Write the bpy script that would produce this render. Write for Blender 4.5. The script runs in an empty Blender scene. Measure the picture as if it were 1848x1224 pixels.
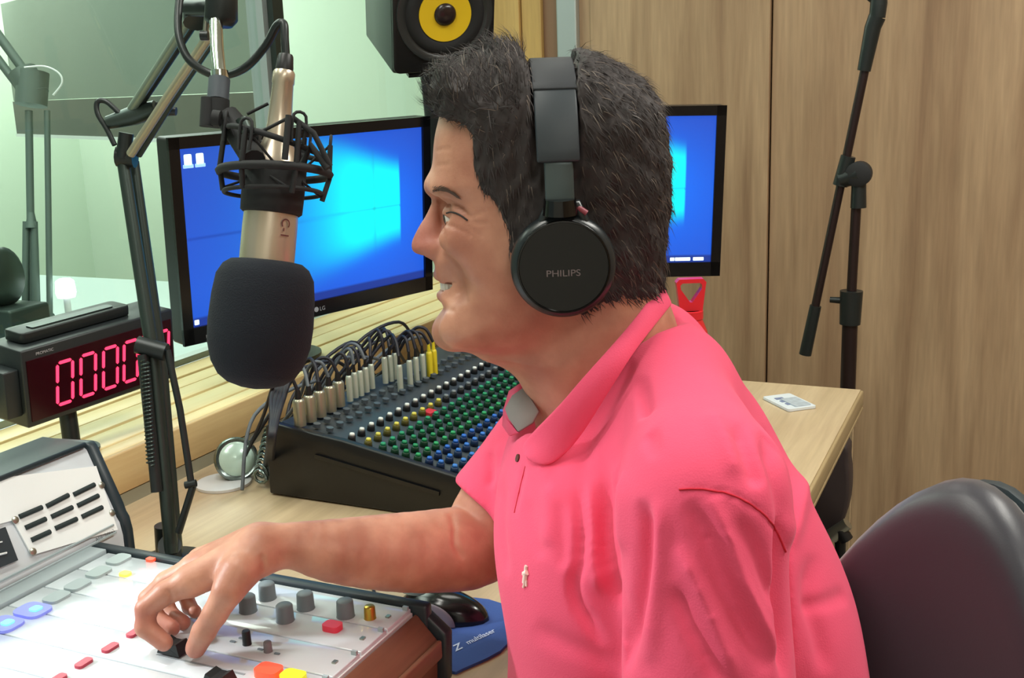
import bpy, bmesh, random
import numpy as np
from math import *
from mathutils import Vector, Matrix
from mathutils.bvhtree import BVHTree
import mathutils.noise as mnoise

SC = bpy.context.scene
COL = SC.collection
random.seed(4)
RNG = np.random.default_rng(4)

# ------------------------------------------------------------------ camera
FOC = 2000.0
PITCH, ROLL, YAW, CZ = radians(12.95), radians(2.1), radians(25), 1.33
F_ = np.array([-sin(YAW)*cos(PITCH), cos(YAW)*cos(PITCH), -sin(PITCH)])
R0_ = np.array([cos(YAW), sin(YAW), 0.]); U0_ = np.cross(R0_, F_)
R_ = cos(ROLL)*R0_ - sin(ROLL)*U0_
U_ = sin(ROLL)*R0_ + cos(ROLL)*U0_
C_ = np.array([0, 0, CZ])
cam_d = bpy.data.cameras.new('camera'); cam = bpy.data.objects.new('camera', cam_d); COL.objects.link(cam)
cam_d.sensor_width = 36; cam_d.lens = 36*FOC/1848; cam_d.clip_start = .02
cam.matrix_world = Matrix(((R_[0], U_[0], -F_[0], C_[0]), (R_[1], U_[1], -F_[1], C_[1]), (R_[2], U_[2], -F_[2], C_[2]), (0, 0, 0, 1)))
SC.camera = cam

# ------------------------------------------------------------------ world, exposure, large lights
SC.view_settings.view_transform = 'Standard'; SC.view_settings.look = 'None'
SC.view_settings.gamma = 1; SC.view_settings.use_curve_mapping = False
SC.view_settings.exposure = 0.30
W = bpy.data.worlds.new('world'); SC.world = W; W.use_nodes = True
W.node_tree.nodes['Background'].inputs[0].default_value = (.85, 1, .95, 1)
W.node_tree.nodes['Background'].inputs[1].default_value = .26

def area(name, loc, sx, sy, power, col, direction=(0, 0, -1)):
    l = bpy.data.lights.new(name, 'AREA'); l.shape = 'RECTANGLE'; l.size = sx; l.size_y = sy
    l.energy = power; l.color = col
    o = bpy.data.objects.new(name, l); COL.objects.link(o); o.location = loc
    o.rotation_euler = Vector(direction).to_track_quat('-Z', 'Y').to_euler()
    return o
LIGHTS = [  # unseen ceiling fixtures added as light sources: x, y, sx, sy, watts
    (-.80, .45, .30, 1.2, 13), (.70, 1.55, .30, 1.2, 29), (.9, -.6, .30, 1.2, 12), (-.80, 2.1, .3, .8, 2.5)]
for i, (x, y, sx, sy, w) in enumerate(LIGHTS):
    area('unseen_ceiling_lamp', (x, y, 2.54), sx, sy, w, (1, .98, .90))
area('unseen_ceiling_lamp', (-2.1, 1.2, 2.54), .6, 2.0, 26, (.93, 1, .92))
area('unseen_ceiling_lamp', (-3.55, 3.2, 2.54), 1.35, 1.45, 38, (.93, 1, .95))
area('added_wall_wash', (-3.9, 3.45, 2.0), .5, .5, 10, (1, 1, .97), (-.4, .35, -.8))  # added and unseen: brightens the left corner of the next room
# unseen spot added on the sill to throw light across the console
ADDED_LAMP = (-1.27, .50, 1.17)
sp = bpy.data.lights.new('added_sill_light', 'SPOT'); sp.energy = 17; sp.spot_size = radians(58); sp.spot_blend = .35
sp.shadow_soft_size = .02; sp.color = (.95, .98, 1)
so = bpy.data.objects.new('added_sill_light', sp); COL.objects.link(so); so.location = ADDED_LAMP
so.rotation_euler = (Vector((-.70, .58, .83))-Vector(ADDED_LAMP)).to_track_quat('-Z', 'Y').to_euler()

# ------------------------------------------------------------------ point helpers (photo pixel -> world place)
def ray(x, y): return F_ + (x-924)/FOC*R_ - (y-612)/FOC*U_
def P(x, y, d): return C_ + d*ray(x, y)
def HZ(x, y, z):
    r = ray(x, y); return C_ + (z-CZ)/r[2]*r
def HX(x, y, v):
    r = ray(x, y); return C_ + v/r[0]*r
def HY(x, y, v):
    r = ray(x, y); return C_ + v/r[1]*r
def HP(x, y, o, n):
    r = ray(x, y); return C_ + (np.dot(np.array(o)-C_, n)/np.dot(r, n))*r

# ------------------------------------------------------------------ materials
def lin(c):
    return tuple(((v/255)/12.92 if v/255 <= .04045 else ((v/255+.055)/1.055)**2.4) for v in c)+(1,)
MATS = {}
def mat(name, col, rough=.5, metal=0, emis=None, es=1, bump=0, bscale=200, vary=0, vscale=8, alpha=None, spec=.5, coat=0, sheen=0, sss=0):
    if name in MATS: return MATS[name]
    m = bpy.data.materials.new(name); m.use_nodes = True; nt = m.node_tree; b = nt.nodes['Principled BSDF']
    b.inputs['Base Color'].default_value = lin(col); b.inputs['Roughness'].default_value = rough
    b.inputs['Metallic'].default_value = metal; b.inputs['Specular IOR Level'].default_value = spec
    b.inputs['Coat Weight'].default_value = coat; b.inputs['Sheen Weight'].default_value = sheen
    if sss:
        b.inputs['Subsurface Weight'].default_value = sss; b.inputs['Subsurface Radius'].default_value = (.01, .004, .002)
        b.inputs['Subsurface Scale'].default_value = 1
    if emis: b.inputs['Emission Color'].default_value = lin(emis); b.inputs['Emission Strength'].default_value = es
    tc = nt.nodes.new('ShaderNodeTexCoord')
    if vary:
        n = nt.nodes.new('ShaderNodeTexNoise'); n.inputs['Scale'].default_value = vscale; n.inputs['Detail'].default_value = 4
        nt.links.new(tc.outputs['Object'], n.inputs['Vector'])
        hs = nt.nodes.new('ShaderNodeMixRGB'); hs.blend_type = 'MULTIPLY'; hs.inputs['Fac'].default_value = 1
        hs.inputs['Color1'].default_value = lin(col)
        r = nt.nodes.new('ShaderNodeValToRGB'); r.color_ramp.elements[0].position = .3; r.color_ramp.elements[1].position = .7
        r.color_ramp.elements[0].color = (1-vary,)*3+(1,); r.color_ramp.elements[1].color = (1, 1, 1, 1)
        nt.links.new(n.outputs['Fac'], r.inputs['Fac']); nt.links.new(r.outputs['Color'], hs.inputs['Color2'])
        nt.links.new(hs.outputs['Color'], b.inputs['Base Color'])
    if bump:
        n = nt.nodes.new('ShaderNodeTexNoise'); n.inputs['Scale'].default_value = bscale
        nt.links.new(tc.outputs['Object'], n.inputs['Vector'])
        bp = nt.nodes.new('ShaderNodeBump'); bp.inputs['Strength'].default_value = bump; bp.inputs['Distance'].default_value = .001
        nt.links.new(n.outputs['Fac'], bp.inputs['Height']); nt.links.new(bp.outputs['Normal'], b.inputs['Normal'])
    MATS[name] = m; return m

def wood(name, c1, c2, axis='Z', scale=1.0, rough=.5, c3=None):
    m = bpy.data.materials.new(name); m.use_nodes = True; nt = m.node_tree; b = nt.nodes['Principled BSDF']
    tc = nt.nodes.new('ShaderNodeTexCoord'); mp = nt.nodes.new('ShaderNodeMapping')
    s = {'Z': (14, 14, .9), 'Y': (14, .9, 14), 'X': (.9, 14, 14)}[axis]
    mp.inputs['Scale'].default_value = tuple(v*scale for v in s)
    nt.links.new(tc.outputs['Object'], mp.inputs['Vector'])
    n = nt.nodes.new('ShaderNodeTexNoise'); n.inputs['Scale'].default_value = 1.0; n.inputs['Detail'].default_value = 6; n.inputs['Distortion'].default_value = .6
    nt.links.new(mp.outputs['Vector'], n.inputs['Vector'])
    r = nt.nodes.new('ShaderNodeValToRGB'); e = r.color_ramp.elements
    e[0].position = .32; e[0].color = lin(c1); e[1].position = .68; e[1].color = lin(c2)
    if c3: x = e.new(.5); x.color = lin(c3)
    nt.links.new(n.outputs['Fac'], r.inputs['Fac'])
    mp2 = nt.nodes.new('ShaderNodeMapping'); mp2.inputs['Scale'].default_value = tuple(v*scale*9 for v in s)
    nt.links.new(tc.outputs['Object'], mp2.inputs['Vector'])
    n2 = nt.nodes.new('ShaderNodeTexNoise'); n2.inputs['Scale'].default_value = 1; n2.inputs['Detail'].default_value = 3
    nt.links.new(mp2.outputs['Vector'], n2.inputs['Vector'])
    mx = nt.nodes.new('ShaderNodeMixRGB'); mx.blend_type = 'OVERLAY'; mx.inputs['Fac'].default_value = .22
    nt.links.new(r.outputs['Color'], mx.inputs['Color1']); nt.links.new(n2.outputs['Fac'], mx.inputs['Color2'])
    nt.links.new(mx.outputs['Color'], b.inputs['Base Color'])
    b.inputs['Roughness'].default_value = rough
    MATS[name] = m; return m

M_wall = wood('wall_wood', (142, 113, 86), (178, 150, 118), 'Z', 1.0, .55, (160, 132, 102))
M_desk = wood('desk_wood', (182, 160, 126), (202, 180, 146), 'Y', 1.0, .38, (192, 170, 136))
M_deskedge = wood('desk_edge_wood', (156, 136, 100), (180, 160, 120), 'Y', 1.2, .45)
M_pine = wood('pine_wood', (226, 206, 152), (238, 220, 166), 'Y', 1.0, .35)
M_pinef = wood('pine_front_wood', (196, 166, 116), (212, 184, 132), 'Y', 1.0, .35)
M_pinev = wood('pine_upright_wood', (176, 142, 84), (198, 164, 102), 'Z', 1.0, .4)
M_jamb = mat('brown_strip', (128, 98, 74), .5)
M_alu = mat('aluminium', (190, 200, 200), .35, .6)
M_greyskirt = mat('grey_skirting', (150, 148, 128), .5)
M_black = mat('black_plastic', (18, 19, 21), .42, bump=.05)
M_blackgloss = mat('black_gloss', (14, 15, 18), .18)
M_blackmat = mat('black_matt', (26, 28, 30), .75)
M_metalblack = mat('black_metal', (38, 44, 44), .38, .3)
M_darksteel = mat('dark_steel', (60, 72, 68), .38, .6)
M_steel = mat('steel', (170, 172, 160), .28, .9)
M_chrome = mat('chrome', (225, 235, 230), .12, 1)
M_wallgreen = mat('green_white_paint', (208, 224, 206), .8)
M_ceil = mat('ceiling_paint', (225, 225, 218), .85)
M_floor = mat('floor_vinyl', (120, 112, 100), .5, vary=.15)
M_white = mat('white_plastic', (225, 228, 228), .4)

# ------------------------------------------------------------------ mesh helpers
def props(o, label=None, cat=None, group=None, kind=None):
    if label: o['label'] = label
    if cat: o['category'] = cat
    if group: o['group'] = group
    if kind: o['kind'] = kind
    return o
def empty(name, loc, label, cat, group=None, rz=0):
    o = bpy.data.objects.new(name, None); COL.objects.link(o); o.location = tuple(loc); o.empty_display_size = .05
    o.rotation_euler.z = rz
    return props(o, label, cat, group)
def link_mesh(name, me, m, parent=None, smooth=False):
    o = bpy.data.objects.new(name, me); COL.objects.link(o)
    if m is not None:
        for k in (m if isinstance(m, (list, tuple)) else [m]): me.materials.append(k)
    if smooth: me.shade_smooth()
    if parent is not None:
        o.parent = parent; o.matrix_parent_inverse = par_inv(parent)
    return o
def par_world(p):
    mt = Matrix.Translation(p.location) @ p.rotation_euler.to_matrix().to_4x4()
    if p.parent: mt = par_world(p.parent) @ p.matrix_parent_inverse @ mt
    return mt
def par_inv(p): return par_world(p).inverted()

class MB:
    """collects shapes in world coordinates, links them as one mesh"""
    def __init__(s): s.v = []; s.f = []; s.mi = []; s.m = 0
    def add(s, vs, fs):
        n = len(s.v); s.v += [tuple(float(c) for c in v) for v in vs]
        for f in fs: s.f.append(tuple(i+n for i in f)); s.mi.append(s.m)
        return s
    def hexa(s, p):  # 8 corners: bottom 4 ccw, top 4 ccw
        return s.add(p, [(3, 2, 1, 0), (4, 5, 6, 7), (0, 1, 5, 4), (1, 2, 6, 5), (2, 3, 7, 6), (3, 0, 4, 7)])
    def box(s, x0, x1, y0, y1, z0, z1):
        return s.hexa([(x0, y0, z0), (x1, y0, z0), (x1, y1, z0), (x0, y1, z0), (x0, y0, z1), (x1, y0, z1), (x1, y1, z1), (x0, y1, z1)])
    def obox(s, c, ax, ay, az, hx, hy, hz):
        c, ax, ay, az = map(np.array, (c, ax, ay, az)); p = []
        for sz in (-1, 1):
            for sx, sy in ((-1, -1), (1, -1), (1, 1), (-1, 1)): p.append(c+ax*hx*sx+ay*hy*sy+az*hz*sz)
        return s.hexa(p)
    def rbox(s, c, ax, ay, az, hx, hy, hz, r, seg=3):  # rounded in ax/ay outline, extruded along az
        c, ax, ay, az = map(np.array, (c, ax, ay, az)); o = []
        for k, (sx, sy) in enumerate(((1, 1), (-1, 1), (-1, -1), (1, -1))):
            for j in range(seg+1):
                t = (k+j/seg)*pi/2; o.append((sx*(hx-r)+r*cos(t), sy*(hy-r)+r*sin(t)))
        return s.prism2(o, c, ax, ay, az, hz)
    def prism2(s, o, c, ax, ay, az, hz):
        c, ax, ay, az = map(np.array, (c, ax, ay, az)); n = len(o)
        vs = [c+ax*a+ay*b-az*hz for a, b in o]+[c+ax*a+ay*b+az*hz for a, b in o]
        return s.add(vs, [tuple(range(n-1, -1, -1)), tuple(range(n, 2*n))]+[(i, (i+1) % n, n+(i+1) % n, n+i) for i in range(n)])
    def tube(s, pts, rad, n=10, cap=True):
        pts = [np.array(p, float) for p in pts]; k = len(pts)
        if not hasattr(rad, '__len__'): rad = [rad]*k
        T = []
        for i in range(k):
            t = pts[min(i+1, k-1)]-pts[max(i-1, 0)]; L = np.linalg.norm(t)
            T.append(t/L if L > 1e-9 else (T[-1] if T else np.array([0, 0, 1.])))
        a = np.array([0, 0, 1.]) if abs(T[0][2]) < .9 else np.array([1., 0, 0])
        N = np.cross(T[0], a); N /= np.linalg.norm(N); vs = []
        for i in range(k):
            N = N-T[i]*np.dot(N, T[i]); N /= np.linalg.norm(N); B = np.cross(T[i], N)
            for j in range(n):
                t = 2*pi*j/n; vs.append(pts[i]+rad[i]*(cos(t)*N+sin(t)*B))
        fs = [(i*n+j, i*n+(j+1) % n, (i+1)*n+(j+1) % n, (i+1)*n+j) for i in range(k-1) for j in range(n)]
        if cap: fs += [tuple(range(n-1, -1, -1)), tuple(range((k-1)*n, k*n))]
        return s.add(vs, fs)
    def lathe(s, c, axis, prof, n=24):  # prof: (along, radius)
        c, axis = np.array(c, float), np.array(axis, float)/np.linalg.norm(axis)
        a = np.array([0, 0, 1.]) if abs(axis[2]) < .9 else np.array([1., 0, 0])
        N = np.cross(axis, a); N /= np.linalg.norm(N); B = np.cross(axis, N); vs = []
        for h, r in prof:
            for j in range(n):
                t = 2*pi*j/n; vs.append(c+axis*h+max(r, 1e-5)*(cos(t)*N+sin(t)*B))
        k = len(prof)
        fs = [(i*n+j, i*n+(j+1) % n, (i+1)*n+(j+1) % n, (i+1)*n+j) for i in range(k-1) for j in range(n)]
        fs += [tuple(range(n-1, -1, -1)), tuple(range((k-1)*n, k*n))]
        return s.add(vs, fs)
    def build(s, name, m, parent=None, smooth=None, bevel=0, label=None):
        me = bpy.data.meshes.new(name); me.from_pydata(s.v, [], s.f)
        bm = bmesh.new(); bm.from_mesh(me); bmesh.ops.recalc_face_normals(bm, faces=bm.faces)
        if bevel:
            es = [e for e in bm.edges if len(e.link_faces) == 2 and e.calc_face_angle(0) > .6]
            bmesh.ops.bevel(bm, geom=es, offset=bevel, segments=2, affect='EDGES', profile=.5)
        bm.to_mesh(me); bm.free()
        if not bevel:
            for p, i in zip(me.polygons, s.mi): p.material_index = i
        o = link_mesh(name, me, m, parent)
        if smooth is None: smooth = True
        if smooth:
            me.shade_smooth()
            try:
                me.set_sharp_from_angle(angle=radians(62))
            except Exception: pass
        if label: o['label'] = label
        return o

def catmull(pts, n=6, closed=False):
    pts = [np.array(p, float) for p in pts]; out = []; k = len(pts)
    for i in range(k if closed else k-1):
        if closed: p0, p1, p2, p3 = pts[i-1], pts[i], pts[(i+1) % k], pts[(i+2) % k]
        else: p0, p1, p2, p3 = pts[max(i-1, 0)], pts[i], pts[i+1], pts[min(i+2, k-1)]
        for j in range(n):
            t = j/n; out.append(.5*((2*p1)+(-p0+p2)*t+(2*p0-5*p1+4*p2-p3)*t*t+(-p0+3*p1-3*p2+p3)*t**3))
    if not closed: out.append(pts[-1])
    return out

def text_mesh(name, txt, o, ax, ay, height, m, parent, depth=.0004, width=None, shear=0, bold=0):
    cu = bpy.data.curves.new(name, 'FONT'); cu.body = txt; cu.size = 1; cu.extrude = .0; cu.align_x = 'CENTER'; cu.align_y = 'CENTER'; cu.shear = shear; cu.offset = bold
    ob = bpy.data.objects.new(name, cu); COL.objects.link(ob)
    dg = bpy.context.evaluated_depsgraph_get(); me = bpy.data.meshes.new_from_object(ob.evaluated_get(dg))
    bpy.data.objects.remove(ob); n = len(me.vertices)
    co = np.zeros(n*3); me.vertices.foreach_get('co', co); co = co.reshape(-1, 3)
    w0, h0 = np.ptp(co[:, 0]), np.ptp(co[:, 1]); co[:, :2] -= (co[:, :2].max(0)+co[:, :2].min(0))/2
    sy = height/h0; sx = (width/w0) if width else sy
    ax, ay = np.array(ax), np.array(ay); az = np.cross(ax, ay)
    wv = np.array(o)+co[:, :1]*sx*ax+co[:, 1:2]*sy*ay+az*depth
    me.vertices.foreach_set('co', wv.ravel()); me.materials.clear(); me.update(); me.name = name
    return link_mesh(name, me, m, parent)

# ------------------------------------------------------------------ SDF helpers
def snets(Fv, o, h):
    nx, ny, nz = Fv.shape; S = Fv < 0
    cnt = np.zeros((nx-1, ny-1, nz-1), np.int8)
    CO = [(i, j, k) for i in (0, 1) for j in (0, 1) for k in (0, 1)]
    for i, j, k in CO: cnt += S[i:nx-1+i, j:ny-1+j, k:nz-1+k]
    act = (cnt > 0) & (cnt < 8); idx = np.full(act.shape, -1, np.int64); idx[act] = np.arange(act.sum())
    ci = np.array(np.nonzero(act)).T; acc = np.zeros((len(ci), 3)); n = np.zeros(len(ci))
    for a in CO:
        for d in range(3):
            if a[d]: continue
            b = list(a); b[d] = 1
            f0 = Fv[ci[:, 0]+a[0], ci[:, 1]+a[1], ci[:, 2]+a[2]]; f1 = Fv[ci[:, 0]+b[0], ci[:, 1]+b[1], ci[:, 2]+b[2]]
            m = (f0 < 0) != (f1 < 0); t = np.where(m, f0/np.where(m, f0-f1, 1), 0)
            p = np.array(a, float)[None, :].repeat(len(ci), 0); p[:, d] += t
            acc += p*m[:, None]; n += m
    V = (ci+acc/n[:, None])*h+np.array(o); fs = []
    for d in range(3):
        A = np.moveaxis(S, d, 0); I = np.moveaxis(idx, d, 0)
        e = A[:-1, 1:-1, 1:-1] != A[1:, 1:-1, 1:-1]; up = A[:-1, 1:-1, 1:-1][e]
        i, j, k = np.nonzero(e)
        q = np.stack([I[i, j, k], I[i, j+1, k], I[i, j+1, k+1], I[i, j, k+1]], 1)
        fl = up if d == 1 else ~up
        q[fl] = q[fl][:, ::-1]
        fs.append(q)
    return V, np.concatenate(fs)
def smin(a, b, k):
    h = np.clip(.5+.5*(b-a)/k, 0, 1); return b*(1-h)+a*h-k*h*(1-h)
def smax(a, b, k): return -smin(-a, -b, k)
def sd_poly(A, B, pts):
    d = np.full(A.shape, 1e9); ins = np.zeros(A.shape, bool); n = len(pts)
    for i in range(n):
        x0, y0 = pts[i][:2]; x1, y1 = pts[(i+1) % n][:2]; ex, ey = x1-x0, y1-y0
        wx, wy = A-x0, B-y0; t = np.clip((wx*ex+wy*ey)/(ex*ex+ey*ey+1e-12), 0, 1)
        d = np.minimum(d, (wx-ex*t)**2+(wy-ey*t)**2)
        if ey != 0:
            c = ((y0 > B) != (y1 > B)) & (A < ex*(B-y0)/ey+x0); ins ^= c
    d = np.sqrt(d); return np.where(ins, d, -d)
def inflate(s, l, Wd, S, p=2.0):
    a = np.abs(l)/Wd; b = np.maximum(S-s, 0)/S
    return ((a**p+b**p)**(1/p)-1)*S
def ell(A, L, B, c, r):
    q = np.sqrt(((A-c[0])/r[0])**2+((L-c[1])/r[1])**2+((B-c[2])/r[2])**2); return (q-1)*min(r)
def cone(A, L, B, p, q, r0, r1):
    p, q = np.array(p), np.array(q); e = q-p; ee = e@e
    t = np.clip(((A-p[0])*e[0]+(L-p[1])*e[1]+(B-p[2])*e[2])/ee, 0, 1)
    return np.sqrt((A-p[0]-t*e[0])**2+(L-p[1]-t*e[1])**2+(B-p[2]-t*e[2])**2)-(r0+(r1-r0)*t)
def grid(lo, hi, h):
    ax = [np.arange(lo[i], hi[i]+h, h) for i in range(3)]
    return (ax[0][:, None, None], ax[1][None, :, None], ax[2][None, None, :])
def full(a, G): return np.broadcast_to(a, (G[0].size, G[1].size, G[2].size))
def qmesh(name, V, Q, m, parent):
    me = bpy.data.meshes.new(name); me.vertices.add(len(V)); me.vertices.foreach_set('co', np.asarray(V, np.float32).ravel())
    me.loops.add(Q.size); me.loops.foreach_set('vertex_index', Q.astype(np.int32).ravel())
    me.polygons.add(len(Q)); me.polygons.foreach_set('loop_start', np.arange(0, Q.size, 4, dtype=np.int32))
    me.update(calc_edges=True); me.validate()
    return link_mesh(name, me, m, parent, smooth=True)
def smooth_mesh(V, Q, it=2, lam=.5):
    e = np.concatenate([Q[:, [0, 1]], Q[:, [1, 2]], Q[:, [2, 3]], Q[:, [3, 0]]]); e = np.concatenate([e, e[:, ::-1]])
    for _ in range(it):
        acc = np.stack([np.bincount(e[:, 0], V[e[:, 1], k], len(V)) for k in range(3)], 1)
        n = np.bincount(e[:, 0], minlength=len(V))[:, None]; V = V*(1-lam)+lam*acc/np.maximum(n, 1)
    return V
def vnormals(V, Q):
    n = np.cross(V[Q[:, 2]]-V[Q[:, 0]], V[Q[:, 3]]-V[Q[:, 1]]); o = np.zeros_like(V)
    for k in range(4):
        for c in range(3): o[:, c] += np.bincount(Q[:, k], n[:, c], len(V))
    return o/np.maximum(np.linalg.norm(o, axis=1), 1e-12)[:, None]


# ================================================================== THE ROOM
YB, XL, XS, ZD = 2.9, -1.42, -1.17, .75      # back wall, glass plane, sill front, desk top
o = MB().box(-1.3, 1.9, -1.6, 3.0, -.05, 0).build('floor', M_floor, smooth=False); props(o, 'grey vinyl studio floor', kind='structure')
o = MB().box(-1.3, 1.9, -1.6, 3.0, 2.6, 2.65).build('ceiling', M_ceil, smooth=False); props(o, 'white painted studio ceiling', kind='structure')
o = MB().box(1.9, 1.98, -1.6, 3.0, 0, 2.6).build('wall_right', M_wall, smooth=False); props(o, 'wood-grain wall behind the chair side', kind='structure')
o = MB().box(-1.3, 1.9, -1.68, -1.6, 0, 2.6).build('wall_front', M_ceil, smooth=False); props(o, 'plain wall behind the photographer', kind='structure')
wb = MB().box(-1.13, 1.9, YB+.02, YB+.08, 0, 2.6).build('wall_back', M_blackmat, smooth=False); props(wb, 'back wall clad in tall wood-grain panels', kind='structure')
xs_ = [-1.085, -.601, .62, 1.9]
for i in range(3):
    off = .0 if i else .012
    o = MB().box(xs_[i]+.002, xs_[i+1]-.002, YB-off, YB+.02, 0, 2.6).build('panel', M_wall, wb, smooth=False, bevel=.002)
# wall below and above the window, and the sill
wl = MB().box(-1.46, XS, -1.6, YB, 0, .80).box(-1.46, XS, -1.6, YB, 2.2, 2.6).build('wall_left', M_wallgreen, smooth=False); props(wl, 'wall under and over the studio window', kind='structure')
sill = MB().box(XS-.03, XS-.001, -1.2, YB, .775, .80).box(XS-.245, XS-.03, -1.2, YB, .80, .815).build('trim_1', M_pine, smooth=False)
props(sill, 'varnished pine window sill of long planks', kind='structure')
for a, b, t in ((0, .030, .832), (.031, .088, .834), (.092, .142, .836), (.144, .188, .836), (.193, .245, .838)):
    MB().box(XS-b, XS-a, -1.2, YB, .815, t).build('plank', M_pine, sill, bevel=.0015)
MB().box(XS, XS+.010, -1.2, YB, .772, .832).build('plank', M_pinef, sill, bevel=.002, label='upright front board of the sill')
sk = MB().box(XS, XS+.006, -1.2, YB, ZD, .770).build('trim_2', M_greyskirt, smooth=False); props(sk, 'grey strip between desk and sill', kind='structure')
# the window
win = MB().box(XL-.02, XL+.02, 1.885, 1.925, .838, 2.2).build('window_1', M_alu, smooth=False); props(win, 'fixed studio window onto the next room', kind='structure')
mg = bpy.data.materials.new('glass'); mg.use_nodes = True; nt = mg.node_tree; nt.nodes.remove(nt.nodes['Principled BSDF'])
tr = nt.nodes.new('ShaderNodeBsdfTransparent'); tr.inputs[0].default_value = (.93, .98, .95, 1)
gl = nt.nodes.new('ShaderNodeBsdfGlossy'); gl.inputs['Roughness'].default_value = .02
fr = nt.nodes.new('ShaderNodeFresnel'); fr.inputs[0].default_value = 1.5
ge = nt.nodes.new('ShaderNodeNewGeometry'); mu = nt.nodes.new('ShaderNodeMath'); mu.operation = 'SUBTRACT'; mu.use_clamp = True; nt.links.new(fr.outputs[0], mu.inputs[0]); nt.links.new(ge.outputs['Backfacing'], mu.inputs[1])
ms = nt.nodes.new('ShaderNodeMixShader'); nt.links.new(mu.outputs[0], ms.inputs[0]); nt.links.new(tr.outputs[0], ms.inputs[1]); nt.links.new(gl.outputs[0], ms.inputs[2])
nt.links.new(ms.outputs[0], nt.nodes['Material Output'].inputs[0])
MB().box(XL-.004, XL+.004, -1.5, 1.884, .838, 2.2).build('pane', mg, win, smooth=False)
MB().box(XL-.004, XL+.004, 1.926, YB-.03, .838, 2.2).build('pane', mg, win, smooth=False)
MB().box(XL+.0205, XL+.034, 1.90, 1.935, .838, 2.2).build('gasket', M_darksteel, win, smooth=False)
MB().box(XL-.02, XL+.02, -1.6, YB, 2.16, 2.2).box(XL-.02, XL+.004, -1.6, YB, .838, .85).build('frame', M_alu, win, smooth=False)
# right jamb: pine uprights, brown strip, aluminium strip
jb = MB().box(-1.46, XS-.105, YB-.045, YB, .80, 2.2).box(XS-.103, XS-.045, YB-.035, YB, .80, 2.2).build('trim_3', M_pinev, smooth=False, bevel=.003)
props(jb, 'pine uprights lining the window end', kind='structure')
o = MB().box(XS-.044, XS-.004, YB-.02, YB+.06, 0, 2.6).build('trim_4', M_jamb, smooth=False); props(o, 'narrow brown upright strip beside the pine', kind='structure')
o = MB().box(XS-.003, XS+.055, YB-.03, YB+.06, 0, 2.6).build('trim_5', M_alu, smooth=False, bevel=.004); props(o, 'grey aluminium corner strip', kind='structure')
o = MB().box(XS+.0555, XS+.086, YB-.008, YB+.06, 0, 2.6).build('trim_6', M_wall, smooth=False); props(o, 'wood-grain filler beside the aluminium strip', kind='structure')

# ---- the next room behind the glass
o = MB().box(-4.4, -1.47, -1.6, 4.3, -.05, 0).build('floor_next_room', M_floor, smooth=False); o.name = 'floor.001'; props(o, 'floor of the room behind the glass', kind='structure')
o = MB().box(-4.4, -1.47, -1.6, 4.3, 2.6, 2.65).build('ceiling.001', M_ceil, smooth=False); props(o, 'ceiling of the room behind the glass', kind='structure')
wn = MB().box(-4.46, -4.4, -1.6, 4.3, 0, 2.6).build('wall_far', M_wallgreen, smooth=False); props(wn, 'pale green far wall seen through the glass', kind='structure')
o = MB().box(-4.46, -1.3, 4.3, 4.36, 0, 2.6).build('wall_end', M_wallgreen, smooth=False); props(o, 'pale green end wall seen through the glass', kind='structure')
o = MB().box(-1.30, -1.24, 2.98, 4.36, 0, 2.6).build('wall_side', M_wallgreen, smooth=False); props(o, 'side wall of the next room', kind='structure')
# leaning grey-green board, a swung partition
q0 = P(480, 255, 3.0); q1 = P(34, 213, 4.6)
d = q1-q0; d[2] = 0; L = np.linalg.norm(d[:2]); d = d/L; nrm = np.array([-d[1], d[0], 0])
brd = empty('partition_board', (q0[0], q0[1], 0), 'large dull grey-green board behind the glass with a darker band along its foot', 'board')
M_board = mat('board_green', (108, 118, 108), .35, vary=.12, vscale=1.5)
M_boardband = mat('board_band', (80, 80, 72), .45, vary=.1, vscale=2)
zb0, zb1 = q0[2], q0[2]+.13
def bpan(z0, z1, y, th, m, nm, a=0., b=None):
    b = L if b is None else b
    c = q0+d*(a+b)/2; c[2] = (z0+z1)/2
    return MB().obox(c+nrm*y, d, nrm, (0, 0, 1), (b-a)/2, th, (z1-z0)/2).build(nm, m, brd, smooth=False)
bpan(zb0, zb1, 0, .016, M_boardband, 'lower_band'); bpan(zb1+.002, 1.72, 0, .012, M_board, 'upper_sheet')
bpan(zb0-.012, zb0-.0005, 0, .02, M_white, 'edge_strip'); bpan(zb0, 1.74, 0, .02, M_alu, 'end_post', -.03, -.001)
for t_ in (.12, .88):
    w_ = q0+d*L*t_; MB().tube([(w_[0], w_[1], 1.72), (w_[0], w_[1], 2.6)], .003, 6).build('hanging_wire', M_steel, brd)
# table, lamp, dark headset beyond the glass
tb = empty('side_table', (-2.2, 1.75, 0), 'pale table standing beyond the glass under the second boom arm', 'table')
M_tab = mat('pale_table', (205, 222, 222), .35)
MB().box(-3.1, -1.55, .9, 2.55, .76, .79).build('tabletop', M_tab, tb, bevel=.004)
for x, y in ((-3.04, .96), (-1.61, .96), (-3.04, 2.49), (-1.61, 2.49)): MB().box(x-.025, x+.025, y-.025, y+.025, 0, .76).build('leg', M_alu, tb, smooth=False)
c = P(118, 520, 2.35); lamp = empty('desk_lamp', (c[0], c[1], .79), 'small glowing white lamp on the table beyond the glass', 'lamp')
M_glow = mat('lamp_glow', (255, 255, 255), .5, emis=(245, 255, 255), es=2.2)
zc = c[2]
MB().lathe((c[0], c[1], zc-.02), (0, 0, 1), [(0, .018), (.01, .021), (.035, .019), (.04, .012)]).build('bulb', M_glow, lamp)
MB().lathe((c[0], c[1], .79), (0, 0, 1), [(0, .03), (.008, .03), (.012, .007), (max(.02, zc-.02-.79), .007)]).build('stem', M_white, lamp)
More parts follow.
